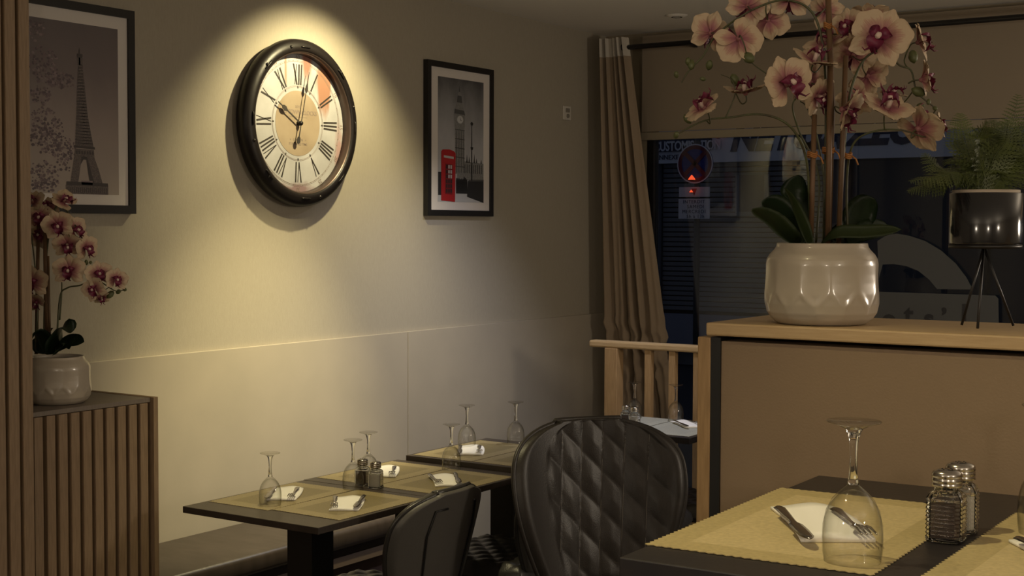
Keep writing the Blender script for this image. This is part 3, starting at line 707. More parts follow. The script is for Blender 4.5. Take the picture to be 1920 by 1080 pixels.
# ------------------------------------------------------------------ chairs
def chair_width(v, hw):
    # half width of the backrest by height fraction
    base = .66+.34*sin(pi/2*min(1, v/.66))**1.1
    t = max(0, (v-.62)/.38); base *= math.sqrt(max(.02, 1-.975*t**3.4))
    return hw*base
def make_chair(label, hw=.24, top=.80, seat=.47, fm=leather, bmats=leatherb, loc=(0, 0, 0), rz=0, hi=True, wrap=.10):
    t = thing('quilted_chair', label, 'chair', loc, rz)
    z0 = seat-.03; H = top-z0; nu, nv = (90, 90) if hi else (48, 48)
    def prim(u, v, off):
        # u,v in 0..1; off: distance in front of the mid-surface
        U = u*2-1
        tv = 1-(1-v)**1.6
        hwv = chair_width(min(tv, .985), hw)
        # round the upper corners
        z = z0+H*tv - 0*((.035 if (U > 0 and hi) else .008)*abs(U)**1.6*max(0, (tv-.4)/.6))
        x = U*hwv
        Ue = x/hw; y = -.215-.085*tv + wrap*(Ue*Ue)*(.75-.2*tv)
        # approximate normal (towards the sitter)
        dy = 2*wrap*Ue*(.75-.2*tv)/hw
        n = Vector((-dy, 1, .10)).normalized()
        return Vector((x, y, z))+n*off
    def edgef(u, v):
        a = min(u, 1-u)*2; b = min(v, 1-v)
        ea = min(1, a/.10); eb = min(1, b/.05)
        return math.sqrt(max(0, 1-(1-ea)**2))*math.sqrt(max(0, 1-(1-eb)**2))
    def quilt(x, z):
        A = (x+.10*z)/.074; Bq = (z-.95*x)/.128
        da = abs(A-round(A)); db = abs(Bq-round(Bq))
        # distance to stitch lines
        return (min(1, da/.5)**.45)*(min(1, db/.5)**.45), da, db
    def front(u, v):
        e = edgef(u, v); p = prim(u, v, 0); U = abs(u*2-1)
        q, _, _ = quilt(p.x, p.z-z0)
        fade = min(1, max(0, (1-U)/.16))*(min(1, max(0, (.62-(u*2-1))/.05)) if hi and hw > .25 else 1)*min(1, max(0, (1-v)/.07))
        return prim(u, v, e*(.022+.010*q*fade+.012*(1-fade)*.6))
    def back(u, v): return prim(u, v, -edgef(u, v)*.024)
    bmf = grid(front, nu, nv, flip=False); 
    bmesh.ops.recalc_face_normals(bmf, faces=bmf.faces)
    obj('backrest_quilt', bmf, fm, parent=t)
    bmb = grid(back, 32, 32, flip=True); obj('backrest_shell', bmb, bmats, parent=t)
    # welted rim
    rim = [prim(0, j/60, 0) for j in range(61)]+[prim(i/6, 1, 0) for i in range(1, 7)]+[prim(1, 1-j/60, 0) for j in range(1, 61)]
    obj('backrest_rim', tube(rim, .0075, 8), fm, parent=t)
    for s in (.24, .76):
        pts = [prim(s, .72, -.0265), prim(s, .5, -.027), prim(s, .2, -.027), prim(s, .04, -.026)]
        if s < .5: pts = [prim(s+.12, .725, -.0265)]+pts
        else: pts = [prim(s-.03, .735, -.0265)]+pts
        obj('seam', tube(pts, .0035, 6), blackm, parent=t)
    if hi:
        # stitching that follows the quilt lines of one direction
        bm = bmesh.new()
        for k in range(-6, 7):
            pts = []
            for j in range(4, 47):
                v = j/50; z = H*v; x = k*.074-.10*z; hwv = chair_width(v, hw)
                if abs(x/hwv) > .90 or (hw > .25 and x/hwv > .66): continue
                u = (x/hwv+1)/2; vv = 1-(1-v)**(1/1.6); pts.append(prim(u, vv, edgef(u, vv)*.0232))
            if len(pts) > 3: tube(pts, .0011, 5, bm)
        obj('stitching', bm, pipem, parent=t)
    # seat
    def st(u, v):
        U, V = u*2-1, v*2-1; r = (abs(U)**4+abs(V)**4)**.25
        x = U*hw*.98*(1-.06*V*V); y = V*.225+.01
        x2, y2 = x, y; e = max(0, 1-max(abs(U), abs(V)))
        A = (x+y)/.085; Bq = (x-y)/.085; q = (min(1, abs(A-round(A))/.5)*min(1, abs(Bq-round(Bq))/.5))**.4
        zz = seat-.045+.045*min(1, e/.18)**.5+.010*q*min(1, e/.2)
        k = 1-.10*min(1, abs(U*V))**2
        return Vector((x2*k, y2*k, zz))
    bm = grid(st, 60, 60); 
    obj('seat', bm, fm, parent=t)
    obj('seat_base', slab([(hw*.95*cos(a)*(1 if abs(cos(a)) < .7 else 1), .01+.215*sin(a)) for a in [i*pi/12 for i in range(24)]], seat-.07, seat-.03), blackm, parent=t)
    for sx in (-1, 1):
        for sy in (-1, 1):
            obj('leg', tube([(sx*hw*.55, sy*.14, seat-.06), (sx*hw*.9, sy*.225, 0)], [.014, .009], 10), blackm, parent=t)
    return t
# chair whose smooth back is seen, tucked at the nearest bench table (faces the wall)
make_chair('black chair with a smooth back and two dark seams at the nearest bench table', .225, .815, .47, leather, leatherb, (-2.78, 3.40, 0), RAD(90+3))
# tall quilted chair in the centre
ang = math.atan2(-.80, -.60)
bigc = make_chair('large dark quilted chair with diamond stitching in the middle foreground', .285, 1.0, .52, leather2, leatherb, (0, 0, 0), ang, wrap=.16)
bigc.location = (-2.235+.80*.27, 3.79-.60*.27, 0)
make_chair('black quilted chair seat showing between the smooth-backed chair and the tall quilted chair', .225, .80, .47, leather, leatherb, (-2.745, 4.07, 0), RAD(90), hi=False)
make_chair('black chair seat under the table by the railing, beside the timber post', .21, .80, .45, leather, leatherb, (-2.72, 5.50-.09, 0), RAD(90), hi=False)
make_chair('black chair whose top corner shows between the tall quilted chair and the far table', .22, .82, .46, leather, leatherb, (-2.73, 4.94, 0), RAD(0), hi=False)

# ------------------------------------------------------------------ railing
rl = thing('wooden_railing', 'light wooden railing with square balusters behind the far table', 'railing', (-3.363, 5.72, 0))
obj('handrail', B(0, 1.9, -.03, .03, 1.042, 1.074, bev=.008), oakh, parent=rl)
obj('newel_post', B(.087, .153, -.035, .030, 0, 1.0415, bev=.003), oak, parent=rl)
x = .290; me = None
while x < 1.85:
    if me is None: o = obj('baluster', B(0, .031, -.02, .016, .12, 1.0415, bev=.002), oak, parent=rl); me = o.data
    else: o = bpy.data.objects.new('baluster', me); COL.objects.link(o); o.parent = rl
    o.location = (x, 0, 0); x += .123
obj('bottom_rail', B(.153, 1.9, -.025, .022, .075, .1195), oak, parent=rl)

# ------------------------------------------------------------------ partition with counter
pt = thing('partition', 'tan half-height partition with a light wooden top, right foreground', 'partition', (-1.04, 2.18, .47))
obj('panel', B(.01, 3.2, 0, .26, 0, .939), partm, parent=pt)
obj('edge_strip', B(-.006, .012, -.004, .05, 0, .945), blackm, parent=pt)
obj('end_board', B(-.030, -.006, -.006, .25, 0, .945, bev=.002), oak, parent=pt)
obj('countertop', B(-.012, 3.3, -.012, .285, .948, .970, bev=.003), oakh, parent=pt)
CT = 1.4405

# ------------------------------------------------------------------ curtain, rod, blind
cu = thing('curtain', 'long beige curtain with a white eyelet header hanging in the corner', 'curtain', (-3.7, 6.60, 0))
def curtain(u, v, thick=0):
    # v: 0 top .. 1 bottom
    ztop, zbot = 2.605, .42; z = ztop+(zbot-ztop)*v
    L = -3.835+.02*v; Rr = -3.667+.29*v
    if v > .68: L += .03*sin((v-.68)*10)
    k = 5
    ph = u*k*2*pi
    x = L+(Rr-L)*u+.010*sin(ph*1+v*3); amp = .035*(1-.3*v)
    y = 6.60+amp*sin(ph+1.2*v)+.012*sin(2.3*ph+5*v)+.02*v
    if v > .66:
        q = min(1, (v-.66)/.06)*(.8 if v < .82 else .3); y += q*.05*noise.noise((x*13, z*16, 3)); x += q*.03*noise.noise((x*12, z*14, 9))
    return Vector((x+3.7, y-6.60, z))
bm = grid(lambda u, v: curtain(u, v*.955+.045), 110, 90); obj('drape', bm, curt, parent=cu)
bm = grid(lambda u, v: curtain(u, v*.045)+Vector((0, -.0015, 0)), 110, 4); obj('header_band', bm, curtw, parent=cu)
bm = bmesh.new(); tube([(-.26, -.02, .9), (-.15, -.07, .89), (.03, -.07, .88), (.12, -.03, .87)], .012, 8, bm)
for k in range(4):
    x = -.10+k*.05
    merge(bm, xf(lathe([(.019, 0), (.024, .002), (.029, 0), (.024, -.002)], 20, closed=True), Matrix.Translation((x, -.045, 2.55)) @ Matrix.Rotation(pi/2, 4, 'X')))
    break
bm.free()
rd = thing('curtain_rod', 'black curtain rod along the top of the window wall', 'curtain rod', (-3.70, 6.60, 2.553))
obj('pole', tube([(0, 0, 0), (5.5, 0, 0)], .0135, 14), rodm, parent=rd)
obj('finial', xf(lathe([(0, -.03), (.016, -.024), (.021, -.012), (.021, .0), (.014, .006), (.014, .012)], 20), Matrix.Translation((.0, 0, 0)) @ ROTX), rodm, parent=rd, smooth=True)
for x in (.35, 2.7, 5.1): obj('bracket', B(x-.008, x+.008, 0, .198, -.006, .006), rodm, parent=rd)
bl = thing('roller_blind', 'beige roller blind covering the upper part of the window', 'blind', (-3.70, 6.745, 2.07))
obj('cloth', B(.03, 5.2, .012, .016, .045, .56), blindm, parent=bl)
obj('bottom_bar', B(.03, 5.2, 0, .022, 0, .042, bev=.004), blindbar, parent=bl)

# ------------------------------------------------------------------ ceiling fittings
def downlight(loc, label):
    d = thing('recessed_downlight', label, 'downlight', loc)
    obj('ring', lathe([(.030, 0), (.045, 0), (.045, -.005), (.034, -.008), (.030, -.004)], 32, closed=True), plastic, parent=d, smooth=True)
    obj('lens', lathe([(0, -.001), (.029, -.001)], 24), mat('lens_glow', (1, .9, .7), .5, emit=((1, .85, .6), 12)) if 'lens_glow' not in MATS else MATS['lens_glow'], parent=d)
    return d
downlight((-2.47, 6.38, CZ-.0005), 'small lit ceiling downlight behind the top of the orchid')
sd = thing('ceiling_vent', 'flat round vent on the ceiling near the curtain rod', 'vent', (-3.23, 6.30, CZ-.0005))
obj('plate', lathe([(0, -.010), (.030, -.010), (.045, -.006), (.055, 0)], 32), ceilm, parent=sd, smooth=True)
obj('slot_ring', lathe([(.020, -.0105), (.024, -.0115), (.028, -.0105)], 24), rivetm, parent=sd)

# ------------------------------------------------------------------ orchids
def orient(bm_or_obj, pos, normal, roll=0):
    n = Vector(normal).normalized(); q = n.to_track_quat('Z', 'Y'); M = q.to_matrix().to_4x4() @ Matrix.Rotation(roll, 4, 'Z'); M.translation = pos; return M
def petal_mesh(length, width, curl, name='petal'):
    def f(u, v):
        U = u*2-1; prof = (sin(pi*min(1, v*.93+.035))**.62)*(.55+.45*v) if v < 1 else .28
        w = width*prof*.5*1.15
        r = v*length*(1-.10*U*U*v)
        return Vector((U*w, .004+r, .010*v-curl*v*v*length+.12*length*U*U*prof*-.6+.0012*sin(9*U+5*v)))
    bm = grid(f, 8, 8, uv='abs'); me = bpy.data.meshes.new(name); bm.to_mesh(me); bm.free(); me.materials.append(petalm)
    for p in me.polygons: p.use_smooth = True
    return me
SEP = petal_mesh(.044, .035, .22); PET = petal_mesh(.046, .058, .12)
SEPb = petal_mesh(.042, .040, .45); PETb = petal_mesh(.045, .058, .40)
def lip_bm():
    bm = bmesh.new()
    lobes = [(0, .0, 1.0, .020, .016), (pi*.62, .002, .8, .014, .011), (-pi*.62, .002, .8, .014, .011)]
    for a, zz, s, L, Wd in lobes:
        def f(u, v):
            U = u*2-1; w = Wd*sin(pi*min(1, .12+.86*v))*.62
            p = Vector((U*w, -v*L, .010+.008*sin(pi*v)+.004*U*U+.0016*sin(11*v+8*U)-.004*v)); p.rotate(Matrix.Rotation(a, 3, 'Z')); return p
        grid(f, 6, 7, bm)
    tube([(0, .002, .0042), (0, .001, .012), (0, -.003, .017)], [.0030, .0042, .003], 8, bm, mi=1)
    lathe([(0, -.003), (.003, -.002), (.0045, .001), (.004, .0045), (0, .005)], 8, bm, mi=2)
    for s in (-1, 1): tube([(s*.002, -.016, .015), (s*.006, -.022, .019), (s*.009, -.021, .024)], [.0016, .001, .0004], 5, bm)
    return bm
LIP = bpy.data.meshes.new('flower'); _b = lip_bm(); bmesh.ops.scale(_b, vec=(1.35, 1.35, 1.5), verts=_b.verts); _b.to_mesh(LIP); _b.free(); LIP.materials.append(lipm); LIP.materials.append(lipc); LIP.materials.append(mat('sepal_base', (.26, .10, .10), .6))
for p in LIP.polygons: p.use_smooth = True
def flower(root, inv, pos, facing, roll, s, rnd, closed=0):
    M = orient(None, pos, facing, roll); fl = bpy.data.objects.new('flower', LIP); COL.objects.link(fl); fl.parent = root
    fl.matrix_local = inv @ M @ Matrix.Scale(s, 4)
    for k, (a, me) in enumerate(((0, SEP), (RAD(128), SEP), (RAD(-128), SEP), (RAD(66), PET), (RAD(-66), PET))):
        if closed > .3: me = SEPb if me is SEP else PETb
        o = bpy.data.objects.new('petal', me); COL.objects.link(o); o.parent = fl
        o.matrix_local = Matrix.Translation((0, 0, .0006*k)) @ Matrix.Rotation(a+rnd.uniform(-.08, .08), 4, 'Z') @ Matrix.Rotation(closed*.9+rnd.uniform(-.08, .10), 4, 'X')
    return fl
def pot_bm(h=.132):
    pr = [(0, .070), (.02, .0745), (.07, .083), (.14, .0895), (.25, .0925), (.38, .0930), (.5, .0920), (.62, .0912), (.74, .0910), (.80, .0895), (.86, .0850), (.91, .0785), (.95, .0745), (1.0, .0730)]
    def R(t):
        for (a, ra), (b, rb) in zip(pr, pr[1:]):
            if t <= b: return ra+(rb-ra)*(t-a)/(b-a)
        return pr[-1][1]
    n = 204; K = 12; bm = bmesh.new(); rings = []; nz = 56
    for j in range(nz+1):
        t = j/nz; ring = []
        for i in range(n):
            a = 2*pi*i/n; c = (a*K/(2*pi)) % 1-.5
            tb = .30+.17*(abs(c)*2-.5)*1.0        # zigzag boundary of the two tiers
            c2 = (a*K/(2*pi)+.5) % 1-.5
            if t > tb: cc = c; fade = min(1, (t-tb)/.10)*min(1, max(0, (.80-t)/.28))
            else: cc = c2; fade = min(1, (tb-t)/.06)*min(1, max(0, (t-.03)/.08))
            carve = (.25-cc*cc)*4   # 0 at facet edge, 1 in the middle
            r = R(t)*(1-.021*fade*carve**1.2)
            ring.append(bm.verts.new((r*cos(a), r*sin(a), t*h)))
        rings.append(ring)
    for t, r in ((1.0, .0690), (.93, .0690), (.86, .076), (.80, .078)): rings.append([bm.verts.new((r*cos(2*pi*i/n), r*sin(2*pi*i/n), t*h)) for i in range(n)])
    for a, b in zip(rings, rings[1:]):
        for i in range(n): f = bm.faces.new((a[i], a[(i+1) % n], b[(i+1) % n], b[i])); f.smooth = True
    bm.faces.new(rings[0][::-1]); return bm
POT = bpy.data.meshes.new('pot'); _b = pot_bm(); _b.to_mesh(POT); _b.free(); POT.materials.append(potm)
def leaf_obj(root, inv, pts, w, m, twist=0):
    pts = smoothpath(pts, 5); n = len(pts)-1; bm = bmesh.new(); prevs = []
    for i, p in enumerate(pts):
        t = i/n; tan = (pts[min(i+1, n)]-pts[max(i-1, 0)]).normalized()
        side = tan.cross(Vector((0, 0, 1))); side = side.normalized() if side.length > .05 else RIGHT.copy()
        side.rotate(Matrix.Rotation(twist, 3, tan)); nn = side.cross(tan)
        ww = w*(.35+.65*sin(pi*min(1, t*.86+.05))**.8)*(1 if t < .8 else max(.08, 1-((t-.8)/.2)**2*.92))
        prevs.append([bm.verts.new(p+side*(k*ww/2)+nn*(abs(k)*ww*.13)) for k in (-1, -.5, 0, .5, 1)])
    for a, b in zip(prevs, prevs[1:]):
        for k in range(4): f = bm.faces.new((a[k], a[k+1], b[k+1], b[k])); f.smooth = True
    ext = bmesh.ops.solidify(bm, geom=bm.faces[:], thickness=.0022)
    bmesh.ops.transform(bm, matrix=inv, verts=bm.verts); return obj('leaf', bm, m, parent=root)
def bud(root, inv, p, r, d=(0, 0, -1)):
    bm = lathe([(0, -r*1.5), (r*.7, -r), (r, 0), (r*.75, r*.9), (0, r*1.6)], 10); M = orient(None, p, d); bmesh.ops.transform(bm, matrix=inv @ M, verts=bm.verts)
    obj('bud', bm, budm, parent=root, smooth=True)
def nearest(p, path): return min(path, key=lambda q: (q-p).length)

def orchid(label, base, D, K, stems, stakes, flowers, leaves, buds, ties, seed):
    """every listed point is (photo x, photo y, distance offset); K maps photo detail to a plant standing at distance D"""
    rnd = random.Random(seed)
    r = thing('potted_orchid', label, 'potted plant', base); inv = Matrix.Translation(-Vector(base))
    p = bpy.data.objects.new('pot', POT); COL.objects.link(p); p.parent = r; p.scale = (K['pot'],)*3
    obj('soil', lathe([(0, .112*K['pot']), (.0690*K['pot'], .110*K['pot'])], 32), soilm, parent=r)
    Q = lambda t: at(t[0], t[1], D+t[2])
    paths = []
    for s, rad in stems:
        pa = smoothpath([Q(q) for q in s], 6); paths.append(pa)
    sbm = [tube(pa, [s[1]*(1-.55*i/len(pa)) for i in range(len(pa))], 7) for pa, s in zip(paths, stems)]
    allp = [q for pa in paths for q in pa]
    for (x, y, dd, fx, fy, fz, roll, s, cl) in flowers:
        pos = Q((x, y, dd)); fac = RIGHT*fx+UP*fy-FWD*fz
        flower(r, inv, pos, fac, roll, s, rnd, cl)
        # pedicel joins the back of the flower to the nearest stem
        bi, np_ = min(((i, min(pa, key=lambda q: (q-pos).length)) for i, pa in enumerate(paths)), key=lambda z: (z[1]-pos).length)
        if (np_-pos).length < .16:
            bk = pos-fac.normalized()*.012
            tube(smoothpath([np_, (np_+bk)/2-fac.normalized()*.008-Vector((0, 0, .004)), bk, pos], 4), .0012, 6, sbm[bi])
    for b in sbm:
        bmesh.ops.transform(b, matrix=inv, verts=b.verts); obj('stem', b, stemm, parent=r)
    for s, rad in stakes:
        b = tube([Q(q) for q in s], rad, 10); bmesh.ops.transform(b, matrix=inv, verts=b.verts); obj('stake', b, stake, parent=r)
    for pts, w, kind, tw in leaves: leaf_obj(r, inv, [Q(q) for q in pts], w, leafy if kind else leafm, tw)
    for (x, y, dd, rr) in buds: bud(r, inv, Q((x, y, dd)), rr, (rnd.uniform(-.5, .5), rnd.uniform(-.5, .5), rnd.uniform(-1, .3)))
    for (x, y, dd, w) in ties:
        c = Q((x, y, dd)); b = bmesh.new()
        for k in range(3):
            pts = [c+Vector((w*cos(a), w*.6*sin(a), .003*(k-1)+.002*sin(a*2))) for a in [i*pi/10 for i in range(21)]]; tube(pts, .0016, 6, b)
        tube([c+Vector((w, 0, 0)), c+Vector((w+.008, 0, -.006)), c+Vector((w+.012, 0, -.016))], .0015, 6, b)
        bmesh.ops.transform(b, matrix=inv, verts=b.verts); obj('tie', b, tiem, parent=r)
    return r
DB = 2.44
fl = [ # x, y, depth, facing right/up/viewer, roll, scale, closed
 (1333, 62, .02, -.25, .15, -1, .3, .80, .05), (1385, 72, -.02, -.1, -.2, -1, 2.6, .92, .05), (1402, 12, .03, .1, .2, -1, .5, .8, .05),
 (1440, 38, .04, .35, -.3, -1, 2.9, .80, .1), (1480, -2, .02, .3, .1, -1, .1, .8, .1),
 (1322, 205, -.05, -.55, .70, .35, 2.2, .80, .35), (1398, 176, -.02, -.15, .92, .25, 3.0, .78, .3), (1474, 158, -.09, .35, .10, 1, .35, 1.0, .08),
 (1526, 118, -.02, .25, .80, .40, 1.9, .85, .2), (1552, 82, .03, -.45, .75, .45, 1.0, .85, .2), (1650, 72, -.08, -.35, .1, 1, -.4, 1.10, .05),
 (1592, 52, .02, -.6, .1, .7, .2, .72, .2), (1632, 34, .06, .2, .8, -.3, .1, .72, .3), (1720, 80, .02, .8, .25, .3, -.4, .78, .45),
 (1600, 105, .05, .2, .3, -1, .4, .90, .1), (1626, 142, .06, .5, -.3, -.7, 2.0, .80, .1), (1726, 150, -.01, .95, .05, .2, -.2, .76, .55),
 (1530, 180, .00, .5, -.35, .6, .5, .78, .5), (1578, 205, -.03, .65, -.35, .3, .2, .95, .65), (1606, 180, .05, .1, -.4, -.8, 2.4, .8, .1),
 (1662, 205, -.05, .15, .75, .6, 3.1, .95, .2), (1720, 242, -.03, .62, .42, -.35, 2.7, 1.0, .1), (1520, 155, .04, -.3, .3, -.8, 1.6, .85, .1),
 (1676, 182, .04, .1, .9, .1, 0, .6, .4), (1756, 236, .02, .8, .2, .2, .6, .55, .5), (1548, 20, .05, .3, -.1, -1, 1.3, .7, .1)]
stems = [([(1520, 455, 0), (1518, 380, 0), (1512, 300, -.02), (1492, 250, -.04), (1462, 224, -.05), (1420, 214, -.04), (1370, 220, -.03), (1330, 224, -.03), (1298, 236, -.03), (1265, 255, -.02)], .0026),
 ([(1545, 455, .01), (1548, 300, .01), (1548, 150, .01), (1538, 60, .01), (1515, 15, .01), (1470, 0, .01), (1420, 14, .01), (1372, 42, .01), (1338, 72, .0), (1318, 105, .0), (1292, 132, .0), (1278, 155, .0)], .0026),
 ([(1575, 455, 0), (1580, 330, 0), (1590, 200, .0), (1605, 140, .0), (1628, 104, .0), (1660, 96, -.01), (1686, 122, 0), (1708, 132, 0), (1718, 170, 0), (1735, 188, 0), (1756, 204, 0)], .0026),
 ([(1590, 455, .02), (1588, 340, .02), (1600, 270, .0), (1640, 246, -.02), (1690, 244, -.03), (1730, 256, -.03), (1766, 257, -.02)], .0022),
 ([(1530, 455, .03), (1535, 330, .03), (1500, 250, .02), (1486, 200, .0), (1500, 180, 0), (1530, 172, 0)], .0022),
 ([(1560, 455, .03), (1545, 330, .03), (1528, 240, .02), (1512, 200, .02), (1500, 190, .02)], .002),
 ([(1470, 160, -.03), (1440, 140, -.02), (1412, 120, -.02), (1400, 104, -.02)], .0014),
 ([(1360, 222, -.03), (1378, 178, -.03), (1372, 150, -.03), (1352, 140, -.02)], .0013)]
stakes = [([(1553, 462, .0), (1560, 200, .0), (1551, -60, .0)], .0052), ([(1520, 462, -.01), (1527, 215, -.01)], .0045), ([(1572, 462, -.01), (1586, 105, -.01)], .0045), ([(1552, 462, -.02), (1557, 110, -.02)], .0050)]
leaves = [([(1500, 458, 0), (1478, 440, -.03), (1448, 412, -.06), (1410, 392, -.09)], .036, 1, .5), ([(1505, 458, 0), (1488, 430, .0), (1462, 395, .0), (1428, 378, .0)], .055, 0, .8),
 ([(1512, 458, .02), (1500, 410, .03), (1490, 365, .04), (1497, 328, .05)], .052, 0, .0), ([(1520, 458, -.03), (1508, 425, -.05), (1490, 385, -.06), (1470, 352, -.06)], .022, 1, .4),
 ([(1575, 458, .02), (1600, 420, .03), (1620, 392, .04), (1640, 372, .04)], .055, 0, .9), ([(1540, 460, -.04), (1570, 438, -.07), (1625, 436, -.08), (1690, 430, -.09)], .028, 1, .9),
 ([(1590, 458, 0), (1620, 440, 0), (1650, 430, .02), (1672, 434, .03)], .05, 0, .6), ([(1560, 458, .04), (1590, 432, .06), (1622, 425, .09)], .05, 0, .2)]
buds = [(1289, 223, -.03, .0065), (1268, 253, -.02, .005), (1296, 121, 0, .007), (1330, 122, 0, .0065), (1403, 108, -.02, .0095), (1290, 115, 0, .005), (1268, 140, 0, .0045), (1712, 106, 0, .0085), (1722, 172, 0, .009), (1726, 198, 0, .005), (1753, 203, 0, .004), (1741, 191, 0, .004), (1378, 150, -.02, .008), (1318, 148, .0, .004)]
ties = [(1553, 282, 0, .010), (1523, 290, -.01, .008), (1588, 292, 0, .008), (1552, 48, 0, .006)]
pb = Vector((-.888, 2.305, CT+.001+.0))
orchid('big pink and cream orchid in a white faceted pot on the partition top', (-.884, 2.262, 1.4408), 2.40, {'pot': 1.02}, stems, stakes, fl, leaves, buds, ties, 4)
# small one on the slatted cabinet
fs = [(92, 392, .02, -.2, .5, .8, .4, .95, .1), (120, 380, -.02, .4, .6, .5, .8, .9, .2), (108, 422, -.06, .3, -.2, 1, .3, 1.0, .08), (75, 410, -.02, .1, .2, .9, 0, 1, .1), (138, 432, .0, .7, .1, .4, .4, .95, .3),
 (160, 465, .0, .7, -.1, .5, .2, .9, .4), (126, 458, -.02, .3, -.4, .8, .1, .95, .1), (62, 380, .0, -.2, .5, .8, 0, .9, .1), (130, 508, -.05, .1, .05, 1, 0, 1.05, .05), (60, 530, -.04, .1, .0, 1, 0, 1.1, .05),
 (185, 515, -.03, .45, .2, .9, .2, .9, .1), (216, 525, -.03, .6, .1, .7, -.2, .8, .25), (178, 542, -.04, -.2, -.1, 1, .5, .85, .1), (190, 556, .0, .3, -.6, .6, .2, .6, .4), (78, 440, .03, -.3, 0, .9, 1, .9, .1), (68, 565, .0, 0, -.5, .8, .4, .7, .2)]
st2_ = [([(82, 660, 0), (84, 560, 0), (88, 470, 0), (100, 400, 0), (118, 385, 0), (150, 440, 0), (172, 480, 0)], .0035), ([(106, 660, 0), (112, 560, 0), (126, 540, 0), (150, 535, 0), (180, 525, -.01), (215, 545, -.01), (234, 543, -.01)], .0030),
 ([(66, 660, 0), (70, 560, 0), (60, 450, 0), (50, 400, 0)], .003), ([(112, 600, 0), (116, 540, 0), (113, 500, 0)], .0025)]
sk2 = [([(88, 664, 0), (84, 400, 0)], .0065), ([(68, 664, .02), (72, 420, .02)], .0055), ([(94, 664, -.02), (90, 480, -.02)], .004)]
lv2 = [([(95, 664, -.03), (85, 640, -.06), (70, 625, -.08), (58, 640, -.09)], .06, 0, .3), ([(100, 664, -.03), (108, 635, -.05), (122, 612, -.06), (132, 625, -.06)], .085, 0, .3),
 ([(100, 664, -.02), (115, 650, -.04), (135, 640, -.05), (158, 641, -.06)], .05, 0, .9), ([(80, 664, 0), (85, 640, .02), (100, 615, .03)], .08, 0, .1), ([(105, 664, -.05), (120, 650, -.07), (132, 640, -.08), (130, 655, -.09)], .06, 0, .5)]
bd2 = [(207, 552, 0, .010), (222, 547, 0, .007), (234, 543, 0, .006), (162, 492, 0, .006), (170, 492, 0, .005)]
orchid('small-looking pink orchid in a white faceted pot on the slatted cabinet', (-3.475, 2.755, 1.0705), 4.26, {'pot': 1.06}, st2_, sk2, fs, lv2, bd2, [], 9)

# ------------------------------------------------------------------ fern planter
FB = Vector((-.630, 2.335, CT))
pl = thing('potted_fern', 'green fern in a glossy black cylinder planter on thin metal legs', 'potted plant', FB)
z0 = .132
cx0 = Vector((-.004, -.004, 0))
obj('planter', lathe([(0, z0), (.053, z0), (.0565, z0+.003), (.0572, z0+.006), (.0572, z0+.084), (.055, z0+.0855), (.0535, z0+.084), (.0535, z0+.004), (0, z0+.004)], 64, off=cx0), planterm, parent=pl, smooth=True)
obj('liner', lathe([(.0505, z0+.070), (.0530, z0+.078), (.0525, z0+.090), (.049, z0+.090), (.0485, z0+.070)], 48, off=cx0), creamm, parent=pl, smooth=True)
obj('soil', lathe([(0, z0+.079), (.0485, z0+.077)], 32, off=cx0), soilm, parent=pl)
obj('stand_ring', lathe([(.054, z0-.002), (.057, z0-.004), (.057, z0+.002), (.054, z0+.001)], 48, closed=True, off=cx0), rodm, parent=pl, smooth=True)
for px, py in ((1803, 612), (1833, 618), (1900, 613)):
    r_ = ray(px, py); q = CAM+r_*((CT-CAM_H)/r_.z)-FB
    hub = Vector((-.006, -.004, z0-.002)); out = Vector((q.x, q.y, 0)).normalized()*.055+cx0
    obj('leg', tube([Vector((q.x, q.y, .0022)), hub-(hub-Vector((q.x, q.y, 0)))*.02], .0022, 8), rodm, parent=pl)
    obj('ring_arm', tube([hub, Vector((out.x, out.y, z0-.002))], .0018, 6), rodm, parent=pl)
def frond(pts, wmax, n, rnd):
    pts = smoothpath(pts, 8); L = len(pts)-1; bm = tube(pts, [.0011*(1-.7*i/L) for i in range(L+1)], 5)
    def P(t): i = min(L-1, int(t*L)); return pts[i].lerp(pts[i+1], t*L-i)
    for k in range(n):
        t = .10+.90*(k/(n-1))*.985; p = P(t); tan = (P(min(1, t+.03))-P(max(0, t-.03))).normalized()
        side = tan.cross(Vector((0, 0, 1))+FWD*-.5); side.normalize(); nn = side.cross(tan)
        ln = wmax*(sin(pi*min(1, .16+.80*t))**.9)*(1.05-.25*t)
        for s in (-1, 1):
            d = (side*s+tan*.55+nn*rnd.uniform(-.25, .05)).normalized(); w2 = d.cross(nn).normalized()
            m_ = 5; base = [bm.verts.new(p)]; up = []; dn = []
            for j in range(1, m_+1):
                tt = j/(m_+1); c = p+d*ln*tt-Vector((0, 0, ln*.18*tt*tt)); hw = ln*.17*(1-tt)**.7
                cv = bm.verts.new(c)
                for sg, lst in ((1, up), (-1, dn)):
                    a = bm.verts.new(c+w2*sg*hw+d*ln*.06)           # lobe tip
                    prev = base[-1]; bm.faces.new((prev, cv, a))
                base.append(cv)
            tip = bm.verts.new(p+d*ln-Vector((0, 0, ln*.18))); e = bm.verts.new(base[-1].co+w2*.0008); bm.faces.new((base[-1], e, tip))
            # thin spine so that the lobes hold together
            for a, b in zip(base, base[1:]):
                q = bm.verts.new(a.co+w2*.0009); q2 = bm.verts.new(b.co+w2*.0009); bm.faces.new((a, b, q2, q))
    return bm
rnd = random.Random(11); rootp = FB+Vector((-.004, -.004, z0+.080)); DF = (rootp-CAM).dot(FWD)
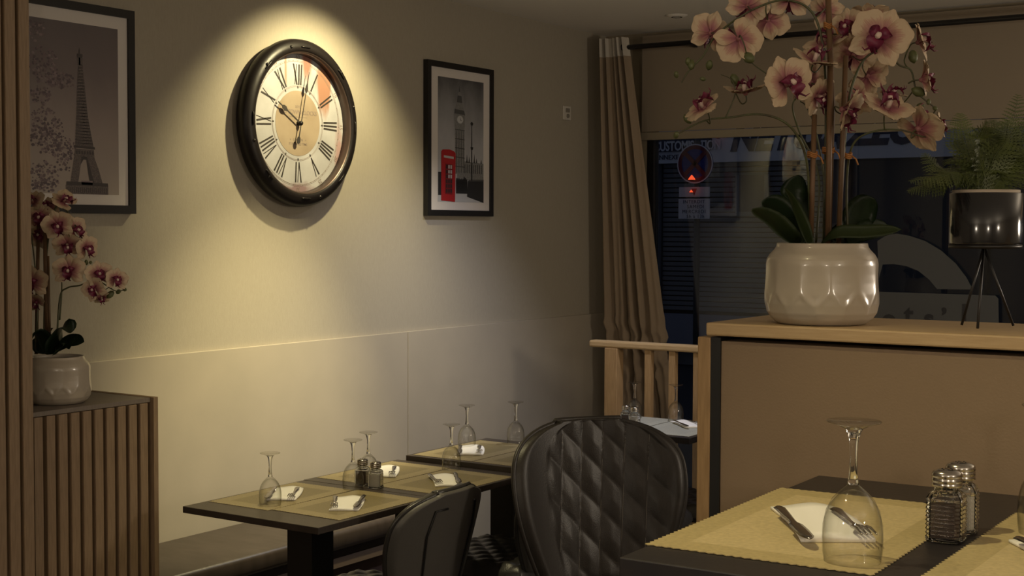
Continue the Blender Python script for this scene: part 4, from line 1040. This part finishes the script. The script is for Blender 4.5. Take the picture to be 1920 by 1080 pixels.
fr = [[(1835, 352), (1790, 330), (1745, 345), (1703, 358)], [(1838, 350), (1800, 325), (1755, 332), (1707, 340)], [(1838, 350), (1810, 320), (1765, 318), (1733, 288)], [(1842, 350), (1822, 300), (1808, 255), (1800, 213)],
      [(1845, 350), (1840, 300), (1838, 262), (1850, 228)], [(1850, 350), (1860, 290), (1870, 250), (1862, 225)], [(1855, 350), (1880, 300), (1898, 240), (1909, 178)], [(1858, 350), (1895, 310), (1925, 260), (1940, 200)],
      [(1858, 352), (1900, 335), (1940, 325), (1980, 345)], [(1858, 352), (1890, 320), (1925, 290), (1960, 275)], [(1848, 350), (1845, 325), (1820, 290), (1795, 262)], [(1850, 350), (1870, 320), (1885, 300), (1912, 300)],
      [(1846, 350), (1830, 335), (1800, 300), (1770, 300)], [(1850, 350), (1855, 320), (1880, 275), (1915, 232)], [(1848, 350), (1850, 330), (1862, 318), (1880, 330)], [(1846, 350), (1836, 325), (1818, 325), (1790, 345)],
      [(1850, 350), (1852, 310), (1850, 270), (1832, 240)], [(1852, 350), (1862, 300), (1885, 265), (1890, 225)]]
for i, a in enumerate(fr):
    dz = rnd.uniform(-.06, .07)
    pts = [at(x, y, DF+dz*(j/3)) for j, (x, y) in enumerate(a)]; pts[0] = rootp+Vector((rnd.uniform(-.012, .012), rnd.uniform(-.012, .012), -.004))
    b = frond(pts, rnd.uniform(.036, .046), 26, rnd); bmesh.ops.translate(b, vec=-FB, verts=b.verts); obj('frond', b, fernm, parent=pl)

# ------------------------------------------------------------------ lettered film on the window
fm_ = thing('window_sticker', 'pale window decal with an arch over a lettered band, behind the partition', 'sticker', (-2.3, WY-.004, 1.0))
def yz(pts, bm, y0, y1, mi=0):
    a = [bm.verts.new((x, y0, z)) for x, z in pts]; b = [bm.verts.new((x, y1, z)) for x, z in pts]
    n = len(pts); bm.faces.new(a); bm.faces.new(b[::-1])
    for i in range(n): bm.faces.new((a[i], b[i], b[(i+1) % n], a[(i+1) % n]))
    for f in bm.faces: f.material_index = f.material_index
    return bm
k_ = 6.79/6.72
def onwin(px, py):
    r_ = ray(px, py); t = (WY-.004)/r_.y; p = CAM+r_*t; return (p.x+2.3, p.z-1.0)
outer = [onwin(*p) for p in ((1645, 452), (1662, 441), (1682, 438), (1705, 442), (1735, 452), (1765, 470), (1792, 494), (1812, 520), (1824, 543))]
inner = [onwin(*p) for p in ((1757, 542), (1742, 524), (1722, 508), (1700, 499), (1675, 495), (1655, 496), (1648, 522))]
bm = bmesh.new(); n_o = len(outer); n_i = len(inner)
# strip between the two arcs
oo = outer; ii = inner[::-1]
def samp(P, t): i = min(len(P)-2, int(t*(len(P)-1))); f_ = t*(len(P)-1)-i; return (P[i][0]*(1-f_)+P[i+1][0]*f_, P[i][1]*(1-f_)+P[i+1][1]*f_)
prev = None
for j in range(25):
    a, b = samp(oo, j/24), samp(ii, j/24); cur = (bm.verts.new((a[0], 0, a[1])), bm.verts.new((b[0], 0, b[1])))
    if prev: bm.faces.new((prev[0], prev[1], cur[1], cur[0]))
    prev = cur
obj('arch', bm, film, parent=fm_)
recp = [onwin(1560, 544), onwin(1866, 554), onwin(1872, 560), onwin(1874, 700), onwin(1560, 690)]
bm = bmesh.new(); bm.faces.new([bm.verts.new((x, 0, z)) for x, z in recp]); obj('band', bm, film, parent=fm_)
FI = mat('film_ink', (.03, .03, .035), .6)
for s, px, py, size in (('o', 1667, 598, .125), ('t', 1704, 591, .125), ('s', 1742, 598, .125), ('’', 1770, 596, .12), ('l', 1808, 590, .125)):
    x, z = onwin(px, py); obj('letter', xf(text_bm(s, size, .0004, .004), BACKT @ Matrix.Translation((x, z, .002))), FI, parent=fm_)

# ------------------------------------------------------------------ the street outside
FY = 16.0
def onf(px, py, y=FY):
    r_ = ray(px, py); t = y/r_.y; p = CAM+r_*t; return p.x, p.z
facm = mat('facade_render', (.16, .17, .20), .8, vary=(3, (.13, .14, .17)))
signm = mat('sign_white', (.62, .62, .66), .6); navy = mat('sign_navy', (.035, .040, .075), .6); darkm = mat('dark_glass', (.02, .022, .028), .15)
shm = mat('shutter_grey', (.15, .15, .165), .6); plm = mat('plinth_grey', (.19, .20, .26), .7)
obj('trim_2', B(-14, 8, 7.0, 16.5, -.35, -.15), mat('asphalt', (.03, .03, .034), .9), kind='structure')
sh = thing('shop_front', 'dark closed shop front across the street with a white lettered fascia', 'shop front', (-8.6, FY, -.15))
def S_(x0, x1, y0, y1, z0, z1, name, m, par=sh): return obj(name, B(x0+8.6, x1+8.6, y0, y1, z0+.15, z1+.15), m, parent=par)
S_(-12, 4, .25, .6, -.15, 5.0, 'facade', facm)
S_(-8.52, -4.4, -.06, .2, 2.41, 3.2, 'fascia', signm)
S_(-4.15, -2.0, -.06, .2, 2.39, 3.2, 'fascia', signm)
S_(-8.45, -7.05, .0, .24, .10, .515, 'plinth', plm)
S_(-8.60, -8.42, -.04, .24, -.15, 2.41, 'pier', facm)
S_(-6.25, -5.95, .0, .24, -.15, 2.41, 'pier', mat('brown_pier', (.12, .095, .085), .8))
S_(-4.75, -4.35, -.04, .24, -.15, 3.2, 'pier', mat('green_grey_pier', (.06, .065, .065), .8))
S_(-5.95, -4.75, .1, .24, -.1, 2.41, 'shop_window', darkm); S_(-4.35, -2.0, .1, .24, -.1, 2.41, 'shop_window', darkm)
S_(-2.9, -2.35, -.02, .08, -.1, 2.2, 'pale_door', mat('door_grey', (.15, .15, .17), .6))
S_(-1.7, 1.5, -.02, .08, -.1, 2.2, 'blue_window', mat('blue_glass', (.03, .045, .09), .3))
me = None; z = .56
while z < 2.38:
    if me is None: o = obj('shutter_slat', B(.20, 2.33, .04, .07, 0, .050, bev=.006), shm, parent=sh); me = o.data
    else: o = bpy.data.objects.new('shutter_slat', me); COL.objects.link(o); o.parent = sh
    o.location = (0, 0, z+.15); z += .062
o = obj('shutter_backing', B(.16, 2.36, .09, .12, .66, 2.55), slatb, parent=sh)
# poster on the shutter
bm = B(1.22, 1.66, .0, .02, 1.90, 2.40); obj('poster_frame', bm, mat('poster_frame', (.19, .19, .21), .6), parent=sh); obj('poster_field', B(1.27, 1.60, -.004, .0, 1.95, 2.40), mat('poster_field', (.10, .09, .10), .7), parent=sh)
# fascia lettering
def ft(s, px, py, size, m, name, bold=0, shear=0, align='LEFT', space=1, cond=1):
    x, z = onf(px, py, FY-.065); return obj(name, xf(text_bm(s, size, .004, bold, shear, align, space), BACKT @ Matrix.Diagonal((cond, 1, 1, 1))), m, parent=sh, loc=(x+8.6, -.065, z+.15))
x0, z0_ = onf(1219, 275); x1, z1_ = onf(1339, 273)
obj('lozenge', B(x0+8.6, x1+8.6, -.072, -.061, z0_+.15-.075, z0_+.15+.095, bev=.03), navy, parent=sh)
o = ft('CUSTOMISATION', 1227, 276, .165, signm, 'fascia_text', .004, space=.95, cond=.74); o.location.y = -.078
ft('ANNEXE 7', 1228, 296, .085, navy, 'fascia_text')
ft('NETO', 1369, 262, .42, navy, 'fascia_text', .022, .28); ft('CA', 1492, 258, .42, navy, 'fascia_text', .022, .28); ft('ZEO', 1588, 250, .42, navy, 'fascia_text', .022, .28)
# no-stopping sign on its pole
sg = thing('no_stopping_sign', 'round red and blue no-stopping road sign on a pole with two plates below', 'road sign', (onf(1304, 307, 14.4)[0], 14.4, -.15))
sx = sg.location.x; zc = onf(1304, 307, 14.4)[1]+.15
k = 14.4
RB = Matrix.Rotation(pi/2, 4, 'X')
def disc(r0, r1, y, n=48): return xf(lathe([(r0, 0), (r1, 0)] if r0 > 0 else [(0, 0), (r1, 0)], n), Matrix.Translation((0, y, zc)) @ RB)
obj('pole', tube([(0, .05, 0), (0, .05, zc+.3)], .035, 12), mat('pole_grey', (.06, .06, .065), .5), parent=sg)
obj('disc', xf(lathe([(0, -.012), (.215, -.012), (.222, 0), (.215, .012), (0, .012)], 48), Matrix.Translation((0, 0, zc)) @ RB), mat('sign_blue', (.012, .022, .20), .5), parent=sg)
obj('border', disc(.208, .222, -.016), signm, parent=sg)
bm = disc(.165, .208, -.016)
for a in (pi/4, -pi/4): merge(bm, xf(xf(B(-.19, .19, -.020, -.0145, -.024, .024), Matrix.Rotation(a, 4, 'Y')), Matrix.Translation((0, 0, zc))))
obj('red_cross', bm, mat('sign_red', (.13, .008, .016), .5), parent=sg)
def plate(name, pa, pb_, par=sg):
    xa, za = onf(*pa, 14.38); xb_, zb = onf(*pb_, 14.38)
    return obj(name, B(xa-sx, xb_-sx, -.03, -.018, zb+.15, za+.15, bev=.0), signm, parent=par), xa-sx, xb_-sx, zb+.15, za+.15
p1_, xa, xb_, zb, za = plate('upper_plate', (1274, 351), (1331, 369))
bm = bmesh.new(); cxp = (xa+xb_)/2+.0; czp = (za+zb)/2
bm.faces.new([bm.verts.new(v) for v in ((cxp-.035, -.0315, czp+.038), (cxp, -.0315, czp-.045), (cxp+.035, -.0315, czp+.038))])
obj('red_triangle', bm, mat('tri_red', (.45, .02, .03), .5), parent=sg)
p2_, xa, xb_, zb, za = plate('lower_plate', (1273, 373), (1331, 410))
for i, s in enumerate(('INTERDIT', 'SAMEDI', 'MERCREDI', '5h à 13h')):
    obj('plate_text', xf(text_bm(s, .056, .0008, 0, space=1.15), BACKT @ Matrix.Translation(((xa+xb_)/2+(.0 if i in (0, 2) else .02), za-.035-.055*i, .032))), navy, parent=sg)
# added emissive cones imitating red reflections around the sign; no real lamps
glowm = mat('added_red_glow', (.6, .05, .02), .4, emit=((1, .10, .03), 1.1))
for (px, py, s, lab) in ((1297, 334, .035, 'added red glow imitating a reflection at the foot of the round road sign'), (1344, 257, .018, 'small added red glow imitating a reflection beside the shop fascia'), (1296, 359, .018, 'dim added red glow imitating a reflection on the upper plate of the road sign')):
    yl = 15.85 if px > 1330 else 14.30; x, z = onf(px, py, yl); l = thing('added_red_glow', lab, 'glow', (x, yl, z-s*.6))
    obj('glow_cone', lathe([(0, 0), (s*1.15, 0), (s*1.1, s*.35), (s*.55, s*1.1), (s*.12, s*1.6), (0, s*1.65)], 16), glowm, parent=l, smooth=True)
    obj('collar', lathe([(s*1.25, -s*.12), (s*1.3, 0), (s*1.1, s*.06), (0, 0), (0, -s*.12)], 16), rodm, parent=l)
    obj('bracket', tube([(0, 0, -.004), (0, .085, -.004)], .004, 6), rodm, parent=l)
